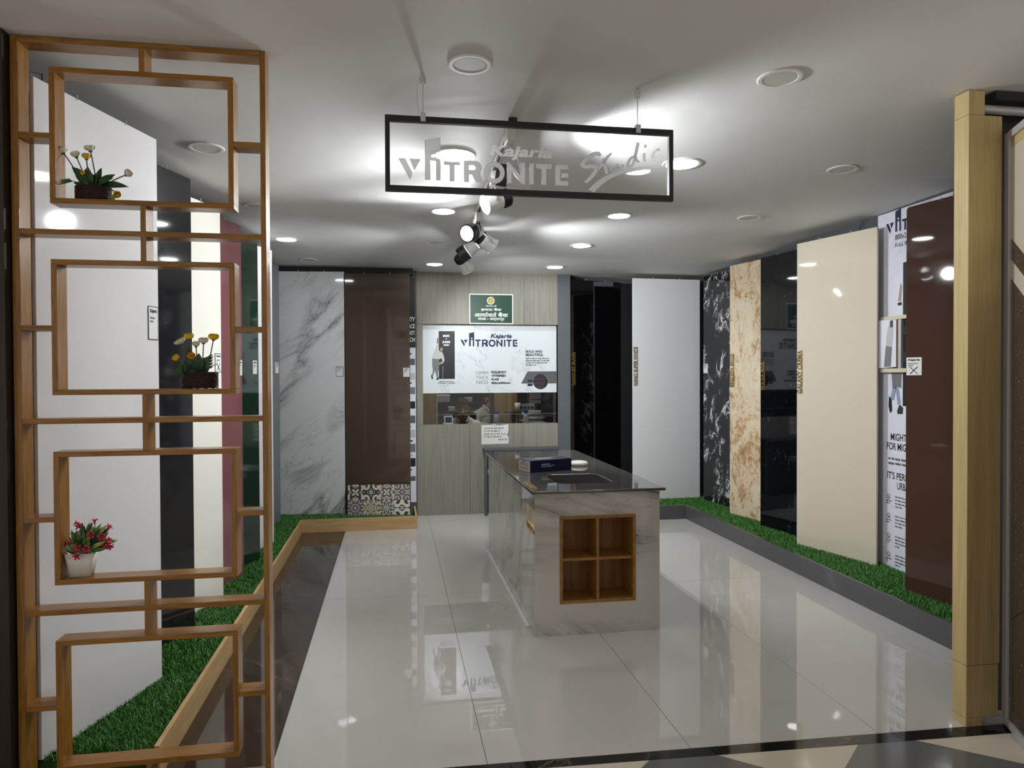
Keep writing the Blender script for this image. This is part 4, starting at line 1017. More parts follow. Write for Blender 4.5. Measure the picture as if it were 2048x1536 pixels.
for k, py in enumerate((990, 1028, 1068, 1105)):
    a = bp(1773, py+8); x, z = a
    add('icon_print', outline_mesh([circ(x+.02, z+.025, .016, .016, 14), circ(x+.02, z+.025, .011, .011, 12)], .0006), M['grey_ink'], bn, loc=(0, -.002, 0))
    add('icon_print', outline_mesh([[(x, z), (x+.04, z), (x+.02, z+.03)]], .0006), M['light_ink'], bn, loc=(0, -.002, 0))
    fine_print(x-.005, x+.05, z-.028, z-.004, 2, M['ink'], bn, seed=40+k); fine_print(x+.085, x+.20, z-.045, z+.035, 4, M['grey_ink'], bn, seed=50+k)
# hatch: recess with switchgear, cream trims and a half open flap carrying the print
ht = empty('hatch', (0, 0, 0)); ht.parent = bn; ht['label'] = 'half open hatch in the banner with switchgear inside'
add('hatch_trim', B(hx0-.015, -.03, hz1-.008, hx1, .005, hz1+.018, .002), M['cornice'], ht); add('hatch_trim', B(hx0-.015, -.035, hz0-.022, hx1, .005, hz0+.006, .002), M['cornice'], ht)
add('recess', B(hx0, .002, hz0, hx1, .005, hz1), M['panel_ink'], ht)
o = add('flap', outline_mesh([[(0, 0), (.20, .012), (.20, hz1-hz0-.012), (0, hz1-hz0-.008)]], .004), M['banner'], ht, loc=(hx0+.012, -.060, hz0+.004)); o.rotation_euler = (0, 0, math.radians(12))
add('printed_figure', outline_mesh([[(.10, 0.012), (.155, .016), (.165, .15), (.115, .16)]], .0008), M['trouser_ink'], o, loc=(0, -.003, 0)); add('printed_figure', outline_mesh([[(.115, .16), (.165, .15), (.175, .30), (.145, .33), (.125, .26)]], .0008), M['shirt_ink'], o, loc=(0, -.003, 0))
add('printed_figure', outline_mesh([[(.150, .285), (.172, .29), (.172, .335), (.150, .335)]], .0008), M['hair_ink'], o, loc=(0, -.0036, 0)); add('flap_edge', B(.20, -.006, .008, .214, .016, hz1-hz0-.008, .001), M['dust'], o)
add('hatch_post', B(hx0+.222, -.020, hz0+.006, hx0+.250, .002, hz1-.008, .002), M['steel'], ht)
add('breaker', B(hx0+.262, -.010, hz0+.23, hx0+.37, .002, hz0+.29, .003), M['black_metal'], ht); add('breaker', B(hx0+.262, -.010, hz0+.05, hx0+.37, .002, hz0+.12, .003), M['black_metal'], ht)

# thin cables hanging from the ceiling edge
def cable(name, pts, label, rad=.003):
    bm = bmesh.new(); tube(bm, smooth_path(pts, 6), rad, 6); o = add(name, bm, M['black_metal'], smooth=True); return tag(o, label, 'cable')
cable('cable', [(-1.33, 3.02, ceil_z(3.0)-.001), (-1.335, 3.03, 2.63), (-1.33, 3.01, 2.58), (-1.34, 3.03, 2.52)], 'thin loose cable above the large white slab')
cable('cable', [(3.41, 4.78, ceil_z(4.8)-.001), (3.41, 4.80, 2.58), (3.42, 4.84, 2.53), (3.42, 4.85, 2.50)], 'thin loose cable above the broad cream slab')
cable('cable', [(2.95, 7.77, ceil_z(7.77)-.001), (2.95, 7.775, 2.53), (2.955, 7.775, 2.48)], 'thin cable above the plain white gold lettered slab')

# ------------------------------------------------------------------ plants on the lattice shelves
def leaf(bm, base, tip, width, droop=0.0, n=5, up=Vector((0, -1, .3))):
    base, tip = Vector(base), Vector(tip); d = tip-base; L = d.length; t = d.normalized()
    s_ = t.cross(up).normalized(); nn = s_.cross(t).normalized(); rows = []
    for i in range(n+1):
        f = i/n; w = width*math.sin(PI*min(1, .12+f*.88))**.8*(1-.15*f)
        c = base + d*f + nn*(math.sin(PI*f)*L*.10) + Vector((0, 0, -droop*f*f))
        if i == n: rows.append([bm.verts.new(c)])
        else: rows.append([bm.verts.new(c-s_*w/2+nn*w*.12), bm.verts.new(c-nn*w*.05), bm.verts.new(c+s_*w/2+nn*w*.12)])
    for a, b in zip(rows, rows[1:]):
        if len(b) == 3:
            bm.faces.new((a[0], a[1], b[1], b[0])); bm.faces.new((a[1], a[2], b[2], b[1]))
        else:
            bm.faces.new((a[0], a[1], b[0])); bm.faces.new((a[1], a[2], b[0]))
def petal(bm, c, axis, ang, r, openness, w):
    axis = Vector(axis).normalized(); a = axis.orthogonal().normalized(); b = axis.cross(a); o_ = a*math.cos(ang)+b*math.sin(ang); s_ = axis.cross(o_)
    prof = [(.10, 0, .35), (.55, .22, .9), (.85, .62, 1.0), (.80, 1.0, .55)]
    rows = []
    for (ro, h, ww) in prof:
        p = Vector(c)+o_*r*ro*(.55+.6*openness)+axis*r*h*(1.15-.5*openness)
        rows.append([bm.verts.new(p-s_*w*ww/2+o_*w*.02-o_*w*.10*ww), bm.verts.new(p), bm.verts.new(p+s_*w*ww/2-o_*w*.10*ww)])
    for x, y in zip(rows, rows[1:]):
        bm.faces.new((x[0], x[1], y[1], y[0])); bm.faces.new((x[1], x[2], y[2], y[1]))
def bloom(par, c, axis, r, mat, openness, base_from=None, n=6, name='flower'):
    bm = bmesh.new()
    for k in range(n): petal(bm, c, axis, 2*PI*k/n+.3, r, openness, r*1.1)
    for k in range(n): petal(bm, Vector(c)+Vector(axis).normalized()*r*.08, axis, 2*PI*(k+.5)/n+.3, r*.72, openness*.6, r*.9)
    f = add(name, bm, M[mat], par, smooth=True)
    bm = bmesh.new(); ball(bm, Vector(c)+Vector(axis).normalized()*r*.02, r*.34, sub=1); add('calyx', bm, M['stem'], f, smooth=True)
    if base_from is not None:
        p0 = Vector(base_from); p1 = Vector(c); m = (p0+p1)/2+Vector((0, 0, r*.2)); bm = bmesh.new(); tube(bm, smooth_path([p0, m, p1], 4), .0022, 6); add('stem', bm, M['stem'], f)
    return f
def plant_root(name, px, py, zs, label):
    p = at(px, py, 2.735); e = empty(name, (p.x, 2.735, zs), 0, label, 'plant', 'plants on the lattice shelves'); return e, Vector((p.x, 2.735, zs))
def basket(e, rx, ry, h):
    bm = bmesh.new(); lathe(bm, [(0, .001), (rx*.97, .001), (rx, h*.3), (rx*1.02, h*.7), (rx*1.0, h), (rx*.93, h), (rx*.92, h*.86), (0, h*.84)], 40, None, 1, ry/rx)
    b_ = add('basket', bm, M['basket'], e, smooth=True)
    bm = bmesh.new(); r = random.Random(3)
    for k in range(9):
        z = h*(k+.5)/9; pts = [(rx*1.03*math.cos(a), ry*1.03*math.sin(a), z+.0012*math.sin(13*a+k*2)) for a in np.linspace(0, 2*PI, 49)]
        tube(bm, pts, .0026, 5, False)
    add('weave', bm, M['basket'], b_, smooth=True)
def to(e0, px, py, dy=0.0): return at(px, py, 2.735+dy)-e0
# upper shelf
e, o0 = plant_root('flower_basket', 187, 402, 2.0955, 'dark basket of cream and yellow flowers on the topmost lattice shelf')
basket(e, .056, .032, .052)
for (px, py, dy, r, mat, op, bx_, by_, ax) in ((127, 306, .01, .021, 'petal_white', .75, 168, 370, (-.4, -.3, 1)), (153, 314, -.015, .020, 'petal_white', .35, 175, 370, (-.3, -.3, 1)), (173, 318, .01, .019, 'petal_yellow', .4, 178, 372, (.1, -.5, 1)),
        (181, 302, .0, .022, 'petal_white', .5, 193, 365, (-.15, -.3, 1)), (252, 350, -.01, .020, 'petal_white', .35, 210, 372, (.8, -.35, .55)), (232, 386, -.02, .018, 'petal_yellow', .4, 212, 376, (.5, -.6, -.5)), (168, 349, -.03, .012, 'petal_yellow', .3, 180, 372, (-.2, -.8, .6))):
    bloom(e, to(o0, px, py, dy), ax, r, mat, op, to(o0, bx_, by_))
LV = [((185, 372), (143, 333), .036, -.02), ((180, 372), (176, 333), .042, -.03), ((196, 372), (231, 349), .03, 0), ((200, 372), (258, 374), .03, -.01), ((188, 372), (170, 338), .035, .015), ((196, 370), (203, 335), .022, .01), ((198, 372), (228, 356), .018, -.02), ((172, 374), (146, 365), .02, -.02), ((190, 373), (215, 362), .03, -.03), ((178, 373), (150, 342), .03, .02), ((186, 373), (196, 345), .03, -.02)]
for (a, b, w, dy) in LV:
    bm = bmesh.new(); leaf(bm, to(o0, *a, 0), to(o0, *b, dy), w); add('leaf', bm, M['leaf'], e, smooth=True)
bm = bmesh.new()
for k in range(16):
    a = to(o0, 146-k*1.2, 363+k*.2, -.02); leaf(bm, a, a+Vector((-.022+.01*(k % 2), -.01, .010 if k % 2 else -.012)), .004, n=3)
tube(bm, [to(o0, 172, 370), to(o0, 146, 362, -.02), to(o0, 104, 366, -.02)], .0012, 5)
add('fern_sprig', bm, M['leaf2'], e)
bm = bmesh.new(); leaf(bm, to(o0, 228, 390, -.02), to(o0, 226, 402, -.02), .02); add('leaf', bm, M['leaf2'], e)
# middle shelf
e, o0 = plant_root('flower_basket', 400, 777, 1.4335, 'dark basket of yellow and cream flowers on the second lattice shelf')
basket(e, .060, .034, .060)
for (px, py, dy, r, mat, op, bx_, by_, ax) in ((378.6, 678, -.01, .021, 'petal_yellow', .6, 390, 740, (-.05, -.35, 1)), (363, 687, .0, .023, 'petal_white', .9, 385, 740, (-.5, -.35, 1)), (392, 693, .01, .018, 'petal_white', .3, 395, 740, (.05, -.2, 1)),
        (407, 686, .0, .021, 'petal_white', .7, 405, 742, (.05, -.35, 1)), (427, 679, .0, .022, 'petal_yellow', .75, 416, 742, (.15, -.4, 1)), (356, 720, -.03, .019, 'petal_yellow', .25, 385, 742, (-.5, -.5, .7)), (382, 716, -.04, .020, 'petal_orange', .3, 392, 742, (.3, -.8, .6))):
    bloom(e, to(o0, px, py, dy), ax, r, mat, op, to(o0, bx_, by_))
for (a, b, w, dy) in [((385, 744), (346, 746), .05, -.03), ((388, 744), (376, 692), .034, .01), ((398, 744), (398, 706), .045, -.02), ((405, 745), (418, 712), .05, -.02), ((392, 744), (370, 718), .04, 0), ((390, 744), (352, 730), .04, .01), ((400, 744), (410, 722), .04, .02), ((384, 744), (366, 730), .04, -.03), ((396, 744), (384, 716), .04, .015), ((404, 744), (420, 730), .035, 0)]:
    bm = bmesh.new(); leaf(bm, to(o0, *a, 0), to(o0, *b, dy), w); add('leaf', bm, M['leaf'], e, smooth=True)
bm = bmesh.new()
for k in range(14):
    a = to(o0, 416+(k % 3), 738-k*2, -.01); leaf(bm, a, a+Vector((.018, 0, .006)), .004, n=3)
tube(bm, [to(o0, 414, 744), to(o0, 418, 735), to(o0, 419, 712)], .0012, 5); tube(bm, [to(o0, 420, 735), to(o0, 430, 729), to(o0, 436, 729)], .0012, 5)
add('fern_sprig', bm, M['leaf'], e)
# third shelf: white tapered pot with crimson flowers
e, o0 = plant_root('potted_flowers', 164, 1160, .7735, 'white tapered pot of crimson flowers on the third lattice shelf')
bm = bmesh.new()
def sq(h, z, r=.3, n=4): return [bm.verts.new((p[0], p[1], z)) for p in rrect(-h, -h*.62, h, h*.62, h*r, n)]
rings = [sq(.035, .0), sq(.043, .045), sq(.050, .083), sq(.045, .083), sq(.042, .070)]
for x, y in zip(rings, rings[1:]):
    n = len(x)
    for k in range(n): bm.faces.new((x[k], x[(k+1) % n], y[(k+1) % n], y[k]))
bm.faces.new(rings[0][::-1]); bm.faces.new(rings[-1]); bmesh.ops.recalc_face_normals(bm, faces=bm.faces)
add('pot', bm, M['pot_white'], e, smooth=True)
r = random.Random(12); bc = to(o0, 178, 1081)
for k in range(95):
    th = r.uniform(0, 2*PI); ph = r.uniform(-.5, 1.4); R_ = r.uniform(.05, .098)
    tip = bc + Vector((math.cos(th)*math.cos(ph)*R_, math.sin(th)*math.cos(ph)*R_*.5, math.sin(ph)*R_*.72))
    b_ = bc*.45+Vector((0, 0, .04))+ (tip-bc)*.35
    bm = bmesh.new(); leaf(bm, b_, tip, r.uniform(.011, .022)); add('leaf', bm, M['leaf2'] if r.random() < .75 else M['leaf'], e, smooth=True)
bm = bmesh.new()
for k in range(26):
    th = r.uniform(0, 2*PI); tip = bc + Vector((math.cos(th)*.05, -.03+math.sin(th)*.02, r.uniform(-.03, .05))); tube(bm, [bc*.6, tip], .0009, 4)
add('sprig', bm, M['leaf'], e)
def lily(c, axis, R_):
    bm = bmesh.new(); axis = Vector(axis).normalized(); a = axis.orthogonal().normalized(); b = axis.cross(a); c = Vector(c)
    rings = []
    for (rr, h) in ((.12, -1.5), (.18, -.9), (.38, -.25), (.5, 0)):
        rings.append([bm.verts.new(c+axis*R_*h+R_*rr*(a*math.cos(2*PI*k/10)+b*math.sin(2*PI*k/10))) for k in range(10)])
    for x, y in zip(rings, rings[1:]):
        for k in range(10): bm.faces.new((x[k], x[(k+1) % 10], y[(k+1) % 10], y[k]))
    for k in range(5):
        p0, p1 = rings[-1][2*k], rings[-1][(2*k+1) % 10]; ang = 2*PI*(2*k+.5)/10; o_ = a*math.cos(ang)+b*math.sin(ang); s2 = axis.cross(o_)
        t1 = bm.verts.new(c+o_*R_*.85+axis*R_*.12-s2*R_*.26); t2 = bm.verts.new(c+o_*R_*.85+axis*R_*.12+s2*R_*.26); t3 = bm.verts.new(c+o_*R_*1.2)
        p2 = rings[-1][(2*k+2) % 10]
        bm.faces.new((p0, p1, t1)); bm.faces.new((p1, p2, t2)); bm.faces.new((p1, t2, t1)); bm.faces.new((t1, t2, t3))
    f = add('flower', bm, M['petal_red'], e)
    bm = bmesh.new(); ball(bm, c+axis*R_*.02, R_*.14, sub=1); add('flower_eye', bm, M['flower_eye'], f)
for (px, py, dy, ax) in ((157, 1052, -.02, (-.3, -.9, .5)), (151, 1045, 0, (-.9, -.1, .5)), (189, 1040, 0, (0, -.1, 1)), (219, 1053, 0, (.8, -.2, .7)), (181, 1070, -.045, (.1, -1, .25)), (203, 1073, -.04, (.3, -1, .2)), (218, 1080, -.01, (.8, -.3, .5)),
        (211, 1089, -.03, (.6, -.8, -.1)), (221, 1094, -.02, (.8, -.5, -.4)), (154, 1095, -.045, (-.2, -1, 0)), (172, 1098, -.05, (.1, -1, .1)), (153, 1113, -.05, (-.1, -1, -.1)), (137, 1113, -.02, (-.8, -.5, -.3)), (133, 1086, 0, (-1, -.2, .1))):
    lily(to(o0, px, py, dy), ax, .0135)

# ------------------------------------------------------------------ teller room
tl = empty('teller_desk', (.20, 7.66, 0), 0, 'narrow teller desk right behind the glass', 'desk')
add('desk_top', B(0, 0, .895, 1.54, .36, .925, .002), M['cupboard'], tl); add('desk_panel', B(.01, .02, 0, 1.53, .045, .894), M['cupboard'], tl)
add('desk_side', B(.01, .047, 0, .03, .345, .894), M['cupboard'], tl); add('desk_side', B(1.51, .047, 0, 1.53, .345, .894), M['cupboard'], tl)
c = empty('tan_cupboard', (.02, 8.35, 0), 0, 'tan wooden cupboard at the left inside the teller room', 'cupboard')
add('body', B(0, 0, 0, .47, .45, 2.1, .002), M['cupboard'], c); add('door', B(.01, -.018, .05, .20, -.001, 2.05, .002), M['cupboard'], c); add('door', B(.205, -.018, .05, .46, -.001, 2.05, .002), M['cupboard'], c); add('edge_strip', B(.462, -.02, .02, .475, -.0005, 2.1), M['light_ink'], c)
c = empty('tan_partition', (1.165, 8.36, 0), 0, 'tan wooden partition panel in the middle of the teller room', 'partition')
add('panel', B(0, 0, 0, .14, .05, 2.3, .002), M['cupboard'], c); add('panel', B(.142, .006, 0, .275, .05, 2.3, .002), M['cupboard'], c); add('post', B(-.045, .0, 0, -.001, .06, 2.3, .002), M['brown_wall'], c)
sh = empty('file_shelf', (.52, 9.39, 0), 0, 'dark shelving with files behind the seated people', 'shelf')
for x in (0, .62): add('upright', B(x, 0, 0, x+.02, .4, 2.1), M['black_metal'], sh)
for z in (.25, .62, .985, 1.105, 1.25, 1.6, 2.05): add('board', B(.021, 0, z, .619, .4, z+.016), M['black_metal'], sh)
def thing(name, bm, mat, loc, label, cat, group=None, rot=None, smooth=False):
    return tag(add(name, bm, mat, loc=loc, rot=rot, smooth=smooth), label, cat, group)
for (x, z, w, h, lb) in ((.865, 1.1215, .15, .058, 'pale grey file box on the upper shelf between the two heads'), (.56, 1.1215, .16, .10, 'grey file box at the left of the upper shelf'), (.70, 1.0015, .12, .06, 'pale papers on the shelf left of the front man')):
    e = empty('file_box', (x, 9.40, z), 0, lb, 'file box'); add('box_body', B(0, 0, 0, w, .3, h*.75, .002), M['file_grey'], e); add('box_lid', B(-.004, -.004, h*.75+.0005, w+.004, .304, h, .002), M['paper'], e)
# wall calendar (seen under the poster and through the round hole)
cp0, cp1 = at(1060, 745, 9.78), at(1091, 807, 9.78)
cl = empty('wall_calendar', (cp0.x-.01, 9.797, cp1.z), 0, 'lilac wall calendar showing under the poster', 'calendar')
cw, ch = cp1.x-cp0.x+.03, cp0.z-cp1.z
add('calendar_sheet', B(0, -.004, 0, cw, -.0005, ch), M['calendar'], cl); add('calendar_header', B(0, -.006, ch*.93, cw, -.0045, ch+.02), M['panel_ink'], cl)
rc = []
for row in range(5):
    for k in range(7): rc.append((.02+k*cw/7.6, ch*.30+row*.058, .02+k*cw/7.6+.010, ch*.30+row*.058+.020))
rc.append((.03, ch*.12, cw-.08, ch*.15)); f = add('date_print', rects_mesh(rc, -.006), M['grey_ink'], cl); f['kind'] = 'stuff'
# monitor, papers, cup, bottle, terminal
mo = empty('monitor', (1.755, 7.90, .9255), math.radians(-8), 'black computer monitor at the right edge of the teller window', 'monitor')
add('screen', B(-.12, 0, .09, .22, .03, .36, .004), M['black_metal'], mo); add('neck', B(.03, .012, .012, .07, .028, .09), M['black_metal'], mo); add('foot', B(-.05, -.03, 0, .15, .07, .011, .002), M['black_metal'], mo)
cb = empty('paper_cabinet', (1.46, 8.18, 0), 0, 'low black cabinet carrying the heap of papers', 'cabinet')
add('body', B(0, 0, 0, .50, .42, .86, .003), M['black_metal'], cb); add('door', B(.01, -.016, .03, .245, -.001, .84, .002), M['black_metal'], cb); add('door', B(.255, -.016, .03, .49, -.001, .84, .002), M['black_metal'], cb)
r = random.Random(8); z = .861
for k in range(9):
    h = r.uniform(.014, .032); w = r.uniform(.26, .34); m = ('paper', 'file_grey', 'paper', 'light_ink', 'grey_ink')[k % 5]
    o = thing('paper_bundle', B(0, 0, 0, w, .25, h-.0008, .002), M[m], (1.50+r.uniform(-.02, .05), 8.20+r.uniform(-.01, .04), z), (('lowest', 'second lowest', 'third lowest', 'fourth lowest', 'middle', 'fourth from top', 'third from top', 'second from top', 'topmost')[k]+' bundle of the paper heap on the black cabinet'), 'paper bundle', 'paper bundles in the heap', rot=(0, 0, r.uniform(-.14, .14))); z += h
e = empty('tray', (1.475, 8.46, .8615), 0, 'pale four slot tray standing behind the paper heap', 'tray'); add('tray_body', B(0, .02, 0, .20, .12, .262, .002), M['file_grey'], e)
for k in range(4): add('slot', B(.015+k*.046, .012, .205, .045+k*.046, .0195, .23), M['panel_ink'], e)
bm = bmesh.new(); lathe(bm, [(0, 0), (.028, 0), (.034, .10), (.031, .10), (.026, .006), (0, .006)], 20)
st = empty('printer_stand', (1.32, 8.12, 0), 0, 'slim dark stand carrying the white cup beside the partition', 'stand'); add('stand_top', B(-.06, -.06, 1.03, .12, .12, 1.05, .002), M['black_metal'], st); add('column', B(.0, .0, .021, .06, .06, 1.029), M['black_metal'], st); add('base', B(-.06, -.06, 0, .12, .12, .02, .002), M['black_metal'], st)
p = at(1035, 818, 8.12); thing('cup', bm, M['paper'], (p.x, 8.12, 1.0505), 'white paper cup beside the tan partition', 'cup', smooth=True)
def bottle(x, y, z, label):
    e = empty('water_bottle', (x, y, z), 0, label, 'bottle', 'water bottles')
    bm = bmesh.new(); lathe(bm, [(0, 0), (.030, 0), (.033, .01), (.033, .085), (.028, .105), (.014, .12), (.0, .12)], 20); add('bottle_body', bm, M['bottle'], e, smooth=True)
    bm = bmesh.new(); lathe(bm, [(0, .1205), (.024, .1205), (.024, .155), (.020, .160), (0, .160)], 20); add('cap', bm, M['cap_blue'], e, smooth=True)
p = at(993, 845, 7.80); bottle(p.x, 7.80, .9255-.0, 'blue capped water bottle in the middle of the teller window')
p = at(1052, 845, 7.86); bottle(p.x, 7.86, .9255, 'blue capped bottle left of the paper heap')
ps = at(897, 843, 7.80)
e = empty('payment_terminal', (ps.x, 7.80, .9255), math.radians(8), 'white payment terminal with black screen in front of the man', 'terminal')
o = add('terminal_body', B(-.045, -.008, .002, .05, .012, .105, .004), M['white_gloss'], e); o.rotation_euler = (math.radians(-14), 0, 0)
o2 = add('screen', B(-.034, -.0095, .030, .040, -.0084, .092), M['hair'], e); o2.rotation_euler = (math.radians(-14), 0, 0)
add('foot', B(-.05, -.03, 0, .055, .06, .006, .002), M['white_gloss'], e)
thing('paper_sheet', B(0, 0, 0, .16, .10, .004), M['paper'], (ps.x+.075, 7.72, .9255), 'thin white papers right of the payment terminal', 'papers')
thing('paper_sheet', B(0, 0, 0, .10, .12, .006), M['paper'], (.315, 7.70, .9255), 'folded white paper at the left end of the teller window', 'papers')
# second desk for the man at the back
td = empty('back_desk', (.92, 8.56, 0), 0, 'desk with papers before the seated man in striped shirt', 'desk')
add('desk_top', B(0, 0, .72, .235, .35, .745, .002), M['cupboard'], td); add('desk_side', B(.005, .01, 0, .025, .34, .719), M['cupboard'], td); add('desk_side', B(.21, .01, 0, .23, .34, .719), M['cupboard'], td)
thing('paper_stack', B(0, 0, 0, .17, .22, .14, .002), M['paper'], (.955, 8.61, .7455), 'stack of papers on the desk before the striped shirt', 'papers')
tb = empty('fill_tube', (1.0, 7.95, 2.449), 0, 'added fill tube on the teller room ceiling, out of view', 'ceiling light')  # unseen lamp added to brighten the people and the teller room
add('housing', B(-.55, -.04, -.03, .55, .04, 0, .003), M['white_metal'], tb); bm = bmesh.new(); tube(bm, [(-.52, 0, -.045), (.52, 0, -.045)], .013, 12); add('tube', bm, M['tube'], tb)
for (x, y, lb) in ((.77, 8.30, 'black office chair of the man facing the window'), (1.10, 9.05, 'black office chair of the man in striped shirt')):
    e = empty('office_chair', (x, y, 0), 0, lb, 'chair', 'office chairs')
    add('seat', B(-.22, -.20, .40, .22, .22, .455, .02), M['black_metal'], e); o = add('backrest', B(-.20, .225, .50, .20, .275, 1.02, .02), M['black_metal'], e)
    bm = bmesh.new(); tube(bm, [(0, .0, .06), (0, 0, .40)], .025, 10); tube(bm, [(0, .20, .42), (0, .25, .47), (0, .25, .52)], .018, 8); add('column', bm, M['black_metal'], e)
    bm = bmesh.new()
    for k in range(5): tube(bm, [(0, 0, .07), (.26*math.cos(2*PI*k/5), .26*math.sin(2*PI*k/5), .03)], [.02, .014], 8); ball(bm, (.26*math.cos(2*PI*k/5), .26*math.sin(2*PI*k/5), .028), .026, sub=1)
    add('star_base', bm, M['black_metal'], e)

# ------------------------------------------------------------------ people
def head_shape(bm, c, R3, s=1.0):
    """head about .23 high; R3 turns local (x right, -y forward, z up) into the world"""
    def P(x, y, z): return c + R3 @ (Vector((x, y, z))*s)
    q = R3.to_4x4()
    ball(bm, P(0, .012, .035), .077*s, .094*s, .088*s, 3, q)            # skull
    ball(bm, P(0, -.020, -.030), .058*s, .066*s, .078*s, 3, q)          # face
    ball(bm, P(0, -.048, -.088), .030*s, .028*s, .022*s, 2, q)          # chin
    for sgn in (-1, 1):
        ball(bm, P(sgn*.040, -.028, -.072), .028*s, .040*s, .030*s, 2, q)   # jaw
        ball(bm, P(sgn*.040, -.062, -.020), .020*s, .018*s, .020*s, 2, q)   # cheek
        ball(bm, P(sgn*.076, .012, -.005), .010*s, .020*s, .032*s, 2, q)    # ear
        ball(bm, P(sgn*.030, -.074, .028), .026*s, .014*s, .009*s, 2, q)    # brow
        ball(bm, P(sgn*.012, -.090, -.034), .010*s, .012*s, .009*s, 2, q)   # nostril
    capsule(bm, P(0, -.080, .014), P(0, -.098, -.028), .009*s, .014*s)      # nose
    ball(bm, P(0, -.078, -.062), .026*s, .014*s, .012*s, 2, q)              # mouth
def hand(bm, wrist, d, side, up, s=1.0):
    d, side, up = Vector(d).normalized(), Vector(side).normalized(), Vector(up).normalized(); w = Vector(wrist)
    palm = w+d*.05*s
    for k in range(4): capsule(bm, w+side*(k-1.5)*.010*s, w+d*.085*s+side*(k-1.5)*.019*s, .014*s, .0125*s, 8)
    for k, L in enumerate((.066, .078, .072, .056)):
        b0 = w+d*.088*s+side*(k-1.5)*.020*s; b1 = b0+d*L*.5*s-up*.008*s; b2 = b1+d*L*.36*s-up*.024*s
        capsule(bm, b0, b1, .0092*s, .0082*s, 8); capsule(bm, b1, b2, .0082*s, .0066*s, 8)
    t0 = w+d*.025*s-side*.026*s; t1 = t0+(d*.7-side*.7).normalized()*.042*s; t2 = t1+(d*.95-side*.2).normalized()*.03*s-up*.008*s
    capsule(bm, t0, t1, .013*s, .0105*s, 8); capsule(bm, t1, t2, .0105*s, .008*s, 8)
def fused(name, bm, mat, parent, voxel=.006, smooth=4):
    o = add(name, bm, mat, parent, smooth=True)
    m = o.modifiers.new('fuse', 'REMESH'); m.mode = 'VOXEL'; m.voxel_size = voxel; m.use_smooth_shade = True
    m = o.modifiers.new('relax', 'SMOOTH'); m.iterations = smooth; m.factor = .5
    dg = bpy.context.evaluated_depsgraph_get(); me = D.meshes.new_from_object(o.evaluated_get(dg)); o.modifiers.clear(); old = o.data; o.data = me; D.meshes.remove(old)
    o.data.materials.clear(); o.data.materials.append(mat); o.data.polygons.foreach_set('use_smooth', [True]*len(o.data.polygons))
    return o
